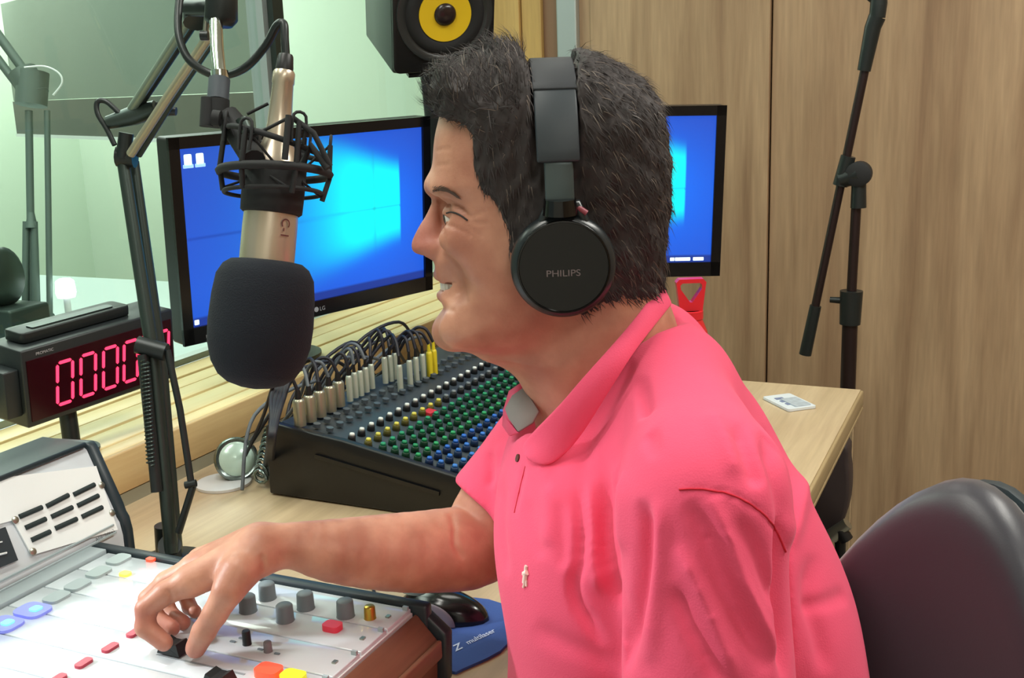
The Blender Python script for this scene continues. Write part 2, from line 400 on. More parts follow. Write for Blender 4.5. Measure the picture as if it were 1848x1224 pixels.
def place_hs():
    c = P(-6, 500, 2.2); t = empty('headset', (c[0], c[1], .79), 'dark padded headset lying on the table at the far left, beyond the glass', 'headset')
    MB().lathe(c+np.array([0, 0, 0]), (1, .2, .1), [(-.03, .045), (-.02, .058), (.02, .058), (.03, .045)]).build('ear_cup', M_darksteel, t)
    MB().box(c[0]-.08, c[0]+.08, c[1]-.05, c[1]+.05, .79, c[2]-.055).build('stand_base', M_darksteel, t, bevel=.006)
place_hs()
c = P(5, 556, 2.0); bx_ = MB().box(c[0]-.12, c[0]+.045, c[1]-.1, c[1]+.1, .79, .79+.03).build('paper_tray', M_white, bevel=.004)
props(bx_, 'white flat tray on the table at the far left, beyond the glass', 'tray')

# ---- unseen ceiling fixtures, added as a source for the overhead light
for i, (x, y, sx, sy, w) in enumerate(LIGHTS):
    t = empty('unseen_ceiling_light', (x, y, 2.6), ['unseen flush ceiling light, added over the broadcast console', 'unseen flush ceiling light, added over the back of the man', 'unseen flush ceiling light, added above the photographer', 'unseen flush ceiling light, added over the far end of the desk'][i], 'ceiling light', 'added ceiling lights of the studio')
    MB().box(x-sx/2-.03, x+sx/2+.03, y-sy/2-.03, y+sy/2+.03, 2.57, 2.599).build('frame', M_white, t, smooth=False)
    MB().box(x-sx/2, x+sx/2, y-sy/2, y+sy/2, 2.56, 2.569).build('diffuser', mat('diffuser', (255, 255, 250), .5, emis=(255, 255, 245), es=1.5), t, smooth=False)

wlt = empty('added_wash_lamp', (-3.9, 3.45, 2.03), 'square lamp added over the corner of the next room, out of view, to brighten it', 'lamp')  # fixture made up to carry the added wall wash
MB().box(-4.15, -3.65, 3.2, 3.7, 2.02, 2.05).build('lamp_panel', M_white, wlt, bevel=.004)
MB().tube([(-3.9, 3.45, 2.05), (-3.9, 3.45, 2.6)], .006, 8).build('hanging_rod', M_steel, wlt)
# ---- desk
dk = empty('desk', (-.8, 1.2, 0), 'light wood studio desk running along the window and round to its free end', 'desk')
me = MB(); me.prism2([(XS+.006, -1.0), (-.40, -1.0), (-.40, 1.25), (-.255, 1.42), (-.255, 2.08), (XS+.006, 2.08)], (0, 0, ZD-.0125), (1, 0, 0), (0, 1, 0), (0, 0, 1), .0125)
me.build('worktop', M_desk, dk, smooth=False)
MB().box(-.262, -.250, 1.43, 2.085, ZD-.034, ZD-.002).build('edge_band', M_deskedge, dk, bevel=.003)
MB().box(-.262, -.250, 1.43, 2.085, ZD-.040, ZD-.0345).build('edge_band', M_deskedge, dk, bevel=.001)
MB().box(XS+.02, -.262, 2.04, 2.06, 0, ZD-.025).build('side_panel', M_desk, dk, smooth=False)
MB().box(XS+.02, -.6, -.98, -.96, 0, ZD-.025).build('side_panel', M_desk, dk, smooth=False)

# ================================================================== MONITORS
def eul(yaw, pit, rol):
    return np.array(Matrix.Rotation(yaw, 3, 'Z') @ Matrix.Rotation(pit, 3, 'X') @ Matrix.Rotation(rol, 3, 'Y'))
ms_ = bpy.data.materials.new('screen_picture'); ms_.use_nodes = True; nt = ms_.node_tree; b = nt.nodes['Principled BSDF']
at = nt.nodes.new('ShaderNodeAttribute'); at.attribute_name = 'pic'
nt.links.new(at.outputs['Color'], b.inputs['Emission Color']); b.inputs['Emission Strength'].default_value = 1.0
b.inputs['Base Color'].default_value = (.01, .01, .015, 1); b.inputs['Roughness'].default_value = .35
def wallpaper(u, v):
    ur, vc = .885, .455
    base = np.array([26, 82, 200.])/255; deep = np.array([34, 66, 170.])/255; az = np.array([8, 120, 255.])/255; cy = np.array([0, 255, 255.])/255
    x = ur-u; hh = np.where(x > 0, .215+.50*np.maximum(x, 0)**1.15, .215)
    c = vc-.10*np.maximum(x, 0)
    core = np.exp(-(np.abs(v-c)/(hh*1.12))**6)*np.where(x < 0, np.exp(-(x/.004)**2), 1)
    fall = np.where(x > 0, np.exp(-(np.maximum(x-.20, 0)/.24)**1.3), 0)
    beam = core*fall
    halo = np.exp(-((u-.70)**2/.09+(v-.48)**2/.16))
    t0 = np.clip(.35+.8*v-.35*(v > .8)*(v-.8)*3, 0, 1)
    col = deep*(1-t0[..., None])+base*t0[..., None]
    col = col*(1-halo[..., None]*.9)+az*halo[..., None]*.9
    col = col*(1-beam[..., None])+cy*beam[..., None]
    bar = np.exp(-((v-(vc+.03+.02*(.9-u)))/.006)**2)*(x > -.0)*.35
    bar2 = np.exp(-((u-.765)/.006)**2)*core*(x > 0)*.12
    col = col*(1-bar[..., None]*np.array([.9, .55, .35]))*(1-bar2[..., None])
    col = np.where((v > .955)[..., None], np.array([20, 52, 140.])/255, col)
    return col
def tolin(c): return np.where(c <= .04045, c/12.92, ((c+.055)/1.055)**2.4)
def monitor(O, yaw, pit, rol, w, h, label, text_lg, icons, stand, k=0):
    M = eul(yaw, pit, rol); X_, Y_, Z_ = M[:, 0], M[:, 1], M[:, 2]; O = np.array(O)
    def lp(u, v, y=0): return O+X_*u*w+Z_*(1-v)*h+Y_*y
    ct = lp(.5, .5)
    t = empty('monitor', (ct[0], ct[1], ZD if k else .838), label, 'monitor')
    mb = MB(); mb.rbox(ct+Y_*.018, X_, Z_, Y_, w/2, h/2, .014, .006); mb.rbox(ct+Y_*.045, X_, Z_, Y_, w*.4, h*.38, .014, .02)
    mb.build('housing', M_black, t)
    bz = .018; fr = MB()
    for (cu, cv, hx, hz) in ((0, h/2-bz/2, w/2, bz/2), (0, -h/2+bz*.75, w/2, bz*.75), (-w/2+bz/2, 0, bz/2, h/2), (w/2-bz/2, 0, bz/2, h/2)):
        fr.obox(ct+X_*cu+Z_*cv+Y_*.001, X_, Y_, Z_, hx, .003, hz)
    fr.build('bezel', M_blackgloss, t, smooth=False)
    nx, ny = 120, 72; x0, x1, z0, z1 = -w/2+bz, w/2-bz, -h/2+bz*1.5, h/2-bz
    vs, us = [], []
    for j in range(ny+1):
        for i in range(nx+1):
            vs.append(ct+X_*(x0+(x1-x0)*i/nx)+Z_*(z1+(z0-z1)*j/ny)+Y_*.003); us.append((i/nx, j/ny))
    fs = [(j*(nx+1)+i, (j+1)*(nx+1)+i, (j+1)*(nx+1)+i+1, j*(nx+1)+i+1) for j in range(ny) for i in range(nx)]
    mm = MB(); mm.add(vs, fs); me = bpy.data.meshes.new('screen'); me.from_pydata(mm.v, [], mm.f)
    us = np.array(us); col = tolin(np.clip(wallpaper(us[:, 0], us[:, 1]), 0, 1))
    a = me.color_attributes.new('pic', 'FLOAT_COLOR', 'POINT'); a.data.foreach_set('color', np.c_[col, np.ones(len(col))].ravel())
    sc = link_mesh('screen', me, ms_, t)
    M_ic = mat('icon_glow', (235, 250, 255), .5, emis=(205, 245, 255), es=.9)
    M_ic2 = mat('icon_text', (170, 205, 255), .5, emis=(120, 180, 255), es=.7)
    def sp(u, v, y=.0024): return ct+X_*(x0+(x1-x0)*u)+Z_*(z1+(z0-z1)*v)+Y_*y
    if icons:
        for i, u in enumerate((.030, .072)):
            MB().rbox(sp(u, .063), X_, Z_, Y_, .0065, .0085, .0003, .002).build('desktop_icon', M_ic, sc)
            MB().rbox(sp(u, .098), X_, Z_, Y_, .009, .0028, .0003, .001).build('icon_caption', M_ic2, sc)
        MB().rbox(sp(.018, .975), X_, Z_, Y_, .004, .004, .0003, .001).build('start_button', M_ic, sc)
    else:
        for u, ww in ((.845, .004), (.875, .009), (.905, .006), (.95, .010)):
            MB().rbox(sp(u, .978), X_, Z_, Y_, ww, .0032, .0003, .001).build('tray_icon', M_ic, sc)
    if text_lg:
        M_lg = mat('logo_grey', (165, 170, 178), .4)
        cc = ct-Z_*(h/2-bz*.7)+Y_*(-.0022)
        MB().lathe(cc-X_*.009, -Y_, [(0, .0045), (.0006, .0045)], 16).build('logo', M_lg, t)
        text_mesh('logo_text', 'LG', cc+X_*.004, X_, Z_, .007, M_lg, t, depth=.0004)
        MB().obox(ct-Z_*(h/2-bz*.5)-X_*(w/2-.045)+Y_*-.003, X_, Y_, Z_, .006, .001, .0025).build('power_light', M_lg, t)
    sb = np.array(stand); top = ct+Y_*.055-Z_*.04
    s = MB(); s.tube([top, (sb[0], sb[1], top[2]-.05), (sb[0], sb[1], sb[2]+.008)], .018, 12); s.build('stand_neck', M_black, t)
    MB().lathe((sb[0], sb[1], sb[2]+.001), (0, 0, 1), [(0, .08), (.006, .08), (.011, .02)], 32).build('stand_base', M_black, t)
    return t
monitor((-1.185, 1.322, .946), radians(71.3), radians(4.1), radians(-.9), .53, .325, 'black monitor with two desktop icons on its blue screen, left of the man', True, True, (-1.275, 1.68, .838))
TR = P(1312, 190, 2.02); M_ = eul(radians(27), radians(3), radians(1.4))
monitor(TR-M_[:, 0]*.51-M_[:, 2]*.318, radians(27), radians(3), radians(1.4), .51, .318, 'black monitor with a blue desktop, half hidden behind the man\'s head', False, False, (-.80, 1.98, ZD), 1)

# ================================================================== STUDIO SPEAKER ON ITS STAND
def speaker():
    M = eul(radians(43), radians(19), radians(-2.0)); X_, Y_, Z_ = M[:, 0], M[:, 1], M[:, 2]
    O = P(708, 133, 2.1); w, dp, h = .198, .24, .30
    cc = O+X_*w/2+Z_*h/2+Y_*dp/2
    t = empty('studio_speaker', tuple(O+X_*w/2+Y_*dp/2), 'black studio speaker with a yellow cone, tilted down on the post behind the monitors', 'speaker')
    mb = MB(); mb.rbox(cc, X_, Z_, Y_, w/2, h/2, dp/2, .006); mb.build('cabinet', mat('speaker_vinyl', (46, 54, 52), .45, bump=.1, bscale=400), t, bevel=.002)
    MB().rbox(O+X_*w/2+Z_*h/2-Y_*.004, X_, Z_, Y_, w/2-.001, h/2-.001, .005, .012).build('baffle', M_black, t, bevel=.002)
    wc = HP(803, 26, O-Y_*.01, Y_); n = -Y_; r = .0505
    MB().lathe(wc, n, [(-.004, r*1.85), (.003, r*1.82), (.005, r*1.62), (.001, r*1.55), (.0, r*1.5)], 48).build('woofer_ring', mat('ring_grey', (42, 46, 47), .3), t)
    MB().lathe(wc, n, [(.0, r*1.50), (.004, r*1.40), (.006, r*1.25), (.003, r*1.05), (.001, r*.98)], 48).build('woofer_surround', M_blackmat, t)
    MB().lathe(wc, n, [(.0012, r*1.0), (.0036, r*.99), (.0025, r*.7), (.0015, r*.40)], 48).build('woofer_cone', mat('cone_yellow', (226, 190, 30), .45), t)
    MB().lathe(wc, n, [(.002, r*.42), (.006, r*.38), (.009, r*.25), (.0105, .001)], 32).build('dust_cap', mat('cap_brown', (38, 26, 26), .25), t)
    MB().lathe(wc+Z_*.165-X_*.0, n, [(-.003, .032), (.003, .03), (.001, .018), (.004, .009), (.005, .001)], 32).build('tweeter', M_yel2, t)
    return O, X_, Y_, Z_, w, dp
M_yel2 = mat('cone_yellow2', (214, 180, 34), .4)
O, X_, Y_, Z_, w, dp = speaker()
pt = O+X_*w*.42+Y_*.055-Z_*.003; pb = HZ(824, 656, ZD)
st = empty('speaker_stand', (pb[0], pb[1], ZD), 'black post carrying the yellow-coned speaker, rising behind the monitors', 'speaker stand')
MB().tube([pb+[0, 0, .006], pt-[0, 0, .012]], .016, 14).build('post', M_metalblack, st)
MB().lathe((pb[0], pb[1], ZD), (0, 0, 1), [(0, .055), (.006, .055), (.010, .02)], 28).build('base_plate', M_metalblack, st)
MB().obox(pt-Z_*.006, X_, Y_, Z_, .05, .05, .003).build('top_plate', M_metalblack, st)

# ================================================================== SIX-DIGIT LED CLOCK
CO_ = np.array((-1.2131, 1.0338, .8955)); CM = eul(radians(83.76), radians(5.5), radians(-1.85)); cx_, cy_, cz_ = CM[:, 0], CM[:, 1], CM[:, 2]
CW, CH, CD = .264, .111, .075
clk = empty('led_clock', tuple(CO_+cx_*CW/2+cy_*CD/2), 'black box clock with glowing red digits standing before the glass', 'clock')
cc = CO_+cx_*CW/2+cz_*CH/2+cy_*CD/2
M_clk = mat('clock_housing', (34, 40, 42), .4, bump=.05)
MB().obox(cc, cx_, cy_, cz_, CW/2, CD/2, CH/2).build('housing', M_clk, clk, bevel=.003)
MB().obox(CO_+cx_*(-.012)+cy_*.03+cz_*CH*.46, cx_, cy_, cz_, .0118, .022, CH*.30).build('side_socket', M_clk, clk, bevel=.002)
M_face = mat('clock_face', (48, 6, 16), .15); M_led = mat('led_red', (255, 60, 100), .5, emis=(255, 52, 92), es=1.5)
M_ledglow = mat('led_dim', (90, 6, 26), .4, emis=(120, 4, 32), es=.6)
MB().obox(CO_+cx_*CW/2+cz_*CH*.47-cy_*.001, cx_, cy_, cz_, CW/2-.006, .001, CH/2-.012).build('display', M_face, clk, smooth=False)
SEG = {'0': 'abcdef', '7': 'abc'}
def digit(u, ch, parent):
    hw, hh, th = .0125, .030, .0042; c0 = CO_+cx_*u+cz_*CH*.455-cy_*.0022
    dim = MB(); mb = MB()
    def seg(a, b):
        a = np.array(a); b = np.array(b); dd = (b-a)/np.linalg.norm(b-a); a = a+dd*.002; b = b-dd*.002; n = np.array([-dd[1], dd[0]])*th/2
        p = [a, a+dd*th/2+n, b-dd*th/2+n, b, b-dd*th/2-n, a+dd*th/2-n]
        return [(q[0]+q[1]*.10, q[1]) for q in p]
    pos = {'a': ((-hw, hh), (hw, hh)), 'b': ((hw, hh), (hw, 0)), 'c': ((hw, 0), (hw, -hh)), 'd': ((-hw, -hh), (hw, -hh)), 'e': ((-hw, 0), (-hw, -hh)), 'f': ((-hw, hh), (-hw, 0)), 'g': ((-hw, 0), (hw, 0))}
    for k, (a, b) in pos.items():
        if k in SEG[ch]: mb.prism2(seg(a, b), c0-cy_*.0006, cx_, cz_, cy_, .0006)
    return mb.build('digit', M_led, parent, smooth=False)
for u, ch in ((.062, '0'), (.101, '0'), (.140, '0'), (.177, '0'), (.208, '0'), (.237, '7')): digit(u, ch, clk)
text_mesh('maker_name', 'PROMATIC', CO_+cx_*.036+cz_*(CH-.009)-cy_*.0005, cx_, cz_, .004, mat('print_grey', (190, 190, 195), .5), clk)
pb_ = HX(128, 830, -1.155); ptp = CO_+cx_*.085+cy_*CD*.4
MB().tube([ptp+[0, 0, .0], (ptp[0]+.005, ptp[1]-.004, .862), (ptp[0]+.006, ptp[1]-.005, .8395)], .0125, 12).build('post', M_metalblack, clk)
MB().lathe((ptp[0]+.006, ptp[1]-.005, .836), (0, 0, 1), [(0, .038), (.004, .038), (.007, .015)], 24).build('foot', M_metalblack, clk)
pc = CO_+cx_*CW*.42+cz_*(CH+.0085)+cy_*CD*.55
rc = empty('remote_bar', tuple(pc-cz_*.008), 'flat black bar lying on top of the red-digit clock', 'remote control')
MB().rbox(pc, cx_, cy_, cz_, CW*.35, .021, .0075, .008).build('body', M_metalblack, rc, bevel=.002)
MB().rbox(pc+cz_*.0082-cy_*.004, cx_, cy_, cz_, CW*.26, .008, .0012, .003).build('ridge', M_darksteel, rc)

# ================================================================== BOOM ARMS
def boom(pl, label, name='boom_arm', mm=None, rr=1.0, full=True):
    m1, m2 = mm or (M_darksteel, M_metalblack)
    t = empty(name, pl['foot'], label, 'microphone arm')
    MB().lathe(pl['foot'], (0, 0, 1), [(0, .045*rr), (.012, .045*rr), (.018, .016*rr), (.06, .014*rr)], 24).build('desk_base', m2, t)
    for nm, pts, r, m in pl['tubes']:
        MB().tube(pts, [x*rr for x in r] if hasattr(r, '__len__') else r*rr, 12).build(nm, m1 if m == 1 else (m2 if m == 2 else m), t)
    for nm, a, b, r, m in pl.get('coils', []):
        a, b = np.array(a), np.array(b); L = np.linalg.norm(b-a); n = int(L/.0045); pts = []
        ax = (b-a)/L; u = np.cross(ax, (0, .3, 1)); u /= np.linalg.norm(u); v = np.cross(ax, u)
        for i in range(n*8+1):
            q = i/8*2*pi; pts.append(a+ax*L*i/(n*8)+r*(cos(q)*u+sin(q)*v))
        MB().tube(pts, .0011, 5).build(nm, m, t)
    return t
D1 = 1.34
foot = HZ(308, 1028, ZD)
def q(x, y, d): return P(x, y, d)
tubes = [
    ('lower_tube', [q(310, 998, D1), q(276, 640, D1), q(222, 292, D1)], [.0085, .0085, .0075], 1),
    ('lower_tube', [q(318, 998, D1+.03), q(288, 640, D1+.03), q(240, 292, D1+.03)], [.0085, .0085, .0075], 1),
    ('foot_joint', [(foot[0], foot[1], ZD+.01), q(306, 985, D1)], .014, 2),
    ('brace_bar', [q(258, 640, D1-.012), q(283, 888, D1-.012)], .007, 2),
    ('brace_bar', [q(302, 632, D1-.012), q(325, 740, D1-.012), q(345, 872, D1-.012)], .0042, 2),
    ('brace_bar', [q(348, 878, D1-.012), q(322, 962, D1-.012)], .0045, 2),
    ('brace_pin', [q(334, 876, D1-.014), q(354, 872, D1-.014)], .0045, 2),
    ('clamp_collar', [q(248, 622, D1-.01), q(300, 636, D1-.01)], .011, 2),
    ('elbow_collar', [q(212, 282, D1), q(244, 284, D1)], .013, 2),
    ('elbow_bracket', [q(222, 285, D1-.005), q(228, 240, D1-.01)], .009, 2),
    ('elbow_plate', [q(194, 222, D1-.015), q(240, 209, D1-.015), q(282, 196, D1-.018)], [.008, .0115, .010], 1),
    ('elbow_knob', [q(282, 197, D1-.03), q(318, 201, D1-.03)], [.009, .005], 2),
    ('upper_bar', [q(238, 196, D1-.02), q(343, 33, 1.20)], .0056, mat('bar_sage', (132, 148, 136), .35, .4)),
    ('upper_bar', [q(255, 184, D1-.02), q(352, 38, 1.21)], .0052, 2),
    ('upper_bar', [q(236, 278, D1-.015), q(300, 180, 1.27), q(380, 62, 1.18)], .0056, mat('bar_beige', (176, 172, 150), .35, .5)),
    ('upper_bar', [q(250, 279, D1-.0), q(312, 180, 1.28), q(388, 66, 1.19)], .0046, 1),
    ('tension_spring_tail', catmull([q(207, 262, D1-.02), q(192, 232, D1-.02), q(176, 205, D1-.02), q(176, 184, D1-.02), q(192, 184, D1-.02), q(216, 205, D1-.02)], 6), .0032, 2),
    ('head_block', [q(350, -14, 1.19), q(358, 40, 1.18)], [.0155, .016], 2),
    ('head_block', [q(400, -16, 1.13), q(399, 36, 1.13), q(398, 46, 1.13)], [.016, .017, .012], 2),
    ('head_pin', [q(340, 14, 1.17), q(412, 14, 1.13)], .009, 2),
    ('hanging_pin', [q(374, 24, 1.15), q(371, 58, 1.15)], .003, M_steel),
    ('wing_knob', [q(362, 64, 1.15), q(376, 64, 1.15)], .005, 2),
]
fp = (foot[0], foot[1], ZD)
bm_ = boom(dict(foot=fp, tubes=tubes, coils=[('spring', q(262, 650, D1-.02), q(272, 840, D1-.02), .0045, M_darksteel)]), 'dark two-bar boom arm standing on the desk and holding the microphone')
MD = 1.07
def hang(nm, pts, r, m, n=14): MB().tube(pts, r, n).build(nm, m, bm_)
hang('hanger_rod', [q(390, 40, 1.12), q(392, 90, 1.10), q(397, 140, 1.09)], .0066, M_chrome)
hang('rod_collar', [q(396, 128, 1.09), q(397, 143, 1.09)], .0085, M_chrome, 16)
hang('rod_grip', [q(396, 143, 1.09), q(393, 182, 1.085)], .0105, mat('grip_grey', (62, 70, 78), .6), 16)
hang('swivel', [q(392, 180, 1.085), q(391, 228, 1.085)], .012, M_blackmat, 16)
hang('swivel_lever', [q(373, 176, 1.075), q(372, 228, 1.075)], [.0055, .0065], M_blackmat)
hang('swivel_knob', [q(384, 212, 1.06), q(398, 214, 1.06)], .0075, M_blackmat)
# shock mount on the hanger
axT, axB = q(513, 128, MD), q(466, 640, MD); AX = (axB-axT)/np.linalg.norm(axB-axT)
def am(t): return axT+(axB-axT)*t
sm = empty('shock_mount', tuple(am(.35)), 'black spider shock mount gripping the microphone', 'shock mount')
def sm_t(nm, pts, r, m=M_blackmat, n=8): return MB().tube(pts, r, n).build(nm, m, sm)
sm_t('arm', [q(408, 208, 1.08), q(436, 246, 1.075), q(458, 290, 1.04)], [.012, .014, .011], n=12)
sm_t('arm_bolt', [q(436, 214, 1.05), q(446, 238, 1.05)], .006, M_darksteel)
sm_t('arm_bolt', [q(446, 240, 1.05), q(470, 246, 1.05)], .006)
c1 = am(.395); side = np.cross(AX, F_); side /= np.linalg.norm(side); fwd = np.cross(side, AX)
MB().lathe(am(.33), AX, [(0, .0285), (.002, .0300), (.030, .0300), (.046, .0295), (.048, .027)], 32).build('clamp_ring', M_blackmat, sm)
def ring(c, r, tilt, th, nm, n=40):
    pts = []
    for i in range(n+1):
        a = 2*pi*i/n; v = side*cos(a)*r+fwd*sin(a)*r; pts.append(c+v+AX*tilt*cos(a))
    MB().tube(pts, th, 6, cap=False).build(nm, M_blackmat, sm)
ring(am(.36)+side*.006*0, .052, -.004, .0042, 'outer_ring'); ring(am(.255), .047, .010, .0028, 'outer_ring')
ring(am(.43), .046, -.004, .0022, 'lower_ring')
for k, a in enumerate((.2, 1.25, 2.3, 3.3, 4.3, 5.3)):
    e = side*cos(a)+fwd*sin(a); b0 = am(.36)+e*.052; b1 = am(.20 if k % 2 else .24)+e*.050
    sm_t('cage_post', [am(.44)+e*.047, b0, b1], .0026)
    tn = np.cross(AX, e)
    lp_ = [b1-AX*.0+tn*.006*s for s in ()]
    sm_t('elastic_hook', catmull([b1+tn*.006+AX*.02, b1+tn*.006-AX*.006, b1-tn*.006-AX*.006, b1-tn*.006+AX*.02], 4), .0015)
    a2 = a+.55; e2 = side*cos(a2)+fwd*sin(a2)
    sm_t('elastic_cord', [b1, am(.335)+e2*.029], .0013); a3 = a-.5; e3 = side*cos(a3)+fwd*sin(a3)
    sm_t('elastic_cord', [am(.43)+e*.047, am(.385)+e3*.030], .0013)
sm_t('cage_rail', [q(521, 208, 1.02), q(514, 288, 1.02)], .0030)
sm_t('cage_rail', [q(448, 250, 1.03), q(520, 213, 1.02)], .0016)
sm_t('cage_rail', [q(446, 206, 1.09), q(484, 187, 1.09)], .0016)
sm_t('cage_rail', [q(527, 212, 1.03), q(566, 240, 1.03), q(596, 300, 1.04)], .0028)
sm_t('cage_plate', [q(545, 300, 1.04), q(560, 262, 1.04), q(592, 304, 1.04)], .0040)
# microphone
mic = empty('microphone', tuple(axB), 'champagne studio condenser microphone with a black foam windscreen hanging from the boom arm', 'microphone')
M_mic = mat('mic_champagne', (206, 192, 172), .30, .75)
MB().lathe(axT, AX, [(0, .0095), (.002, .0105), (.012, .0108), (.013, .0100), (.052, .0118), (.064, .0135), (.066, .0135), (.085, .021), (.094, .0245), (.097, .0248), (.130, .0255), (.150, .0262), (.185, .0262), (.191, .0255), (.198, .021)], 40).build('body', M_mic, mic)
MB().lathe(axT-AX*.016, AX, [(0, .0065), (.002, .0075), (.013, .0085), (.0155, .0085)], 20).build('plug', M_black, mic)
foam = mat('foam', (17, 23, 33), .95, bump=.8, bscale=700)
L0 = .184
MB().lathe(axT+AX*L0, AX, [(0, .027), (.001, .034), (.006, .041), (.016, .0465), (.035, .0490), (.062, .0502), (.082, .0490), (.100, .0440), (.112, .0365), (.119, .027), (.123, .014), (.1245, .002)], 48).build('windscreen', foam, mic)
nv = -F_-AX*np.dot(-F_, AX); nv /= np.linalg.norm(nv); sv = np.cross(AX, nv)
text_mesh('model_mark', 'C-1', axT+AX*.152+(nv*cos(.78)-sv*sin(.78)*(-1 if np.dot(sv, R_) > 0 else 1))*.0268, AX, np.cross(nv*cos(.78)+sv*sin(.78)*(1 if np.dot(sv, R_) > 0 else -1), AX), .009, mat('mark_red', (90, 40, 40), .5), mic)
# cable from boom to plug
def cable(name, pts, r, m, label, cat='cable', group=None, parent=None, n=8):
    o = MB().tube(catmull(pts, 8), r, n).build(name, m, parent)
    if label: props(o, label, cat, group)
    return o
pl_ = axT-AX*.016
cable('microphone_cable', [q(330, -40, 1.15), q(322, 20, 1.14), q(324, 70, 1.13), q(345, 112, 1.125), q(392, 136, 1.125), q(440, 124, 1.11), q(478, 84, 1.09), q(500, 46, 1.075), q(512, 44, 1.072), q(514, 72, 1.07), pl_], .0042, M_metalblack, 'black cable looping from the boom arm head into the top of the microphone')

# second boom arm beyond the glass
D2 = 2.35; f2 = HZ(62, 600, .79)
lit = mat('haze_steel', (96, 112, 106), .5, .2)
t2 = [('lower_tube', [q(58, 580, D2), q(52, 200, D2)], .008, lit), ('lower_tube', [q(90, 575, D2), q(85, 200, D2)], .0065, lit),
      ('spring', [q(47, 400, D2-.01), q(45, 575, D2-.01)], [.007, .007], lit), ('spring', [q(62, 400, D2-.01), q(66, 575, D2-.01)], [.007, .009], lit),
      ('spring_cap', [q(56, 384, D2-.01), q(57, 412, D2-.01)], [.007, .013], lit),
      ('elbow_block', [q(40, 128, D2), q(64, 172, D2)], .03, lit),
      ('elbow_block', [q(56, 190, D2), q(60, 130, D2)], .033, lit),
      ('upper_bar', [q(60, 150, D2), q(-20, 40, D2)], .010, lit), ('upper_bar', [q(44, 170, D2), q(-20, 85, D2)], .009, lit),
      ('cable_loop', catmull([q(44, 122, D2-.03), q(80, 120, D2-.03), q(106, 132, D2-.03), q(112, 150, D2-.03), (q(96, 172, D2-.03))], 6), .0022, M_white)]
t2o = boom(dict(foot=(f2[0], f2[1], .79), tubes=t2), 'hazy grey boom arm standing beyond the glass at the far left', mm=(lit, lit))
MB().tube([(f2[0], f2[1], .81), q(62, 575, D2)], .012, 10).tube([(f2[0], f2[1], .83), q(91, 572, D2)], .010, 10).build('foot_joint', lit, t2o)

# ================================================================== BLACK 16-CHANNEL MIXER
mx0, mx1, my0, my1 = -.985, -.50, 1.25, 1.90
mix = empty('compact_mixer', ((mx0+mx1)/2, (my0+my1)/2, ZD), 'black sixteen-channel mixer with green and blue knobs on the desk before the man', 'mixer')
prof = [(mx0, ZD+.006), (mx0+.002, ZD+.100), (mx0+.012, ZD+.108), (mx0+.095, ZD+.096), (mx0+.13, ZD+.092), (-.643, .804), (mx1-.01, .783), (mx1, .775), (mx1, ZD+.012), (mx1-.02, ZD+.004)]
MB().prism2(prof, (0, (my0+my1)/2, 0), (1, 0, 0), (0, 0, 1), (0, 1, 0), (my1-my0)/2-.012).build('chassis', mat('mixer_top', (52, 60, 66), .45, bump=.08), mix, bevel=.002)
for y in (my0, my1-.014):
    pr2 = [(a-.003 if a < -.9 else a+.002, z+(.006 if z > ZD+.02 else -.004)) for a, z in prof]
    MB().prism2(pr2, (0, y+.007, 0), (1, 0, 0), (0, 0, 1), (0, 1, 0), .0068).build('side_cheek', M_black, mix, bevel=.003)
MB().obox((-.80, my0-.0015, ZD+.055), (1, 0, -.16), (0, 1, 0), (.16, 0, 1), .10, .0015, .003).build('cheek_groove', M_blackgloss, mix)
pl0 = np.array((-.879, 1.4, .8465)); ns = np.array((.174, 0, 1.)); ns /= np.linalg.norm(ns); sl = np.array((1, 0, -.174)); sl /= np.linalg.norm(sl)
KN = {}
def knob_mesh(col):
    if col in KN: return KN[col]
    mb = MB(); mb.lathe((0, 0, 0), (0, 0, 1), [(0, .0062), (.008, .0055), (.0085, .005)], 10); a = len(mb.f)
    mb.m = 1; mb.lathe((0, 0, .0085), (0, 0, 1), [(0, .0042), (.0035, .0036), (.004, .002)], 8)
    me = bpy.data.meshes.new('knob'); me.from_pydata(mb.v, [], mb.f); me.materials.append(mat('knobside_%d_%d_%d' % col, tuple(int(c*.42) for c in col) if max(col)-min(col) > 60 else (24, 26, 28), .5)); me.materials.append(mat('knob_%d_%d_%d' % col, col, .35))
    for p, i in zip(me.polygons, mb.mi): p.material_index = i
    me.shade_smooth(); KN[col] = me; return me
rows = [(633, 786, (226, 232, 226)), (661, 796, (214, 206, 84)), (691, 802, (34, 150, 104)), (712, 809, (30, 140, 92)), (732, 815, (28, 140, 84)), (753, 822, (40, 156, 92)),
        (774, 828, (40, 104, 196)), (795, 834, (52, 118, 204)), (821, 841, (56, 124, 204)), (845, 849, (238, 240, 240)), (866, 856, (60, 66, 70))]
pit = .0262
for rx, ry, col in rows:
    h = HP(rx, ry, pl0+ns*.008, ns); x0 = h[0]; y0 = 1.262+.010
    for i in range(23 if False else 22):
        if col == (214, 206, 84) and i > 8: c2 = (120, 128, 130)
        else: c2 = col
        y = y0+i*pit
        if y > my1-.03: break
        z = pl0[2]-(x0-pl0[0])*.174
        o = bpy.data.objects.new('knob', knob_mesh(c2)); COL.objects.link(o); o.parent = mix; o.matrix_parent_inverse = par_inv(mix)
        o.location = (x0, y, z-.0005); o.rotation_euler = (0, atan(.174), 0)
MB().obox(HP(775, 747, pl0, ns)+ns*.002, sl, (0, 1, 0), ns, .007, .010, .003).build('mute_button', mat('btn_red', (200, 50, 60), .4), mix)
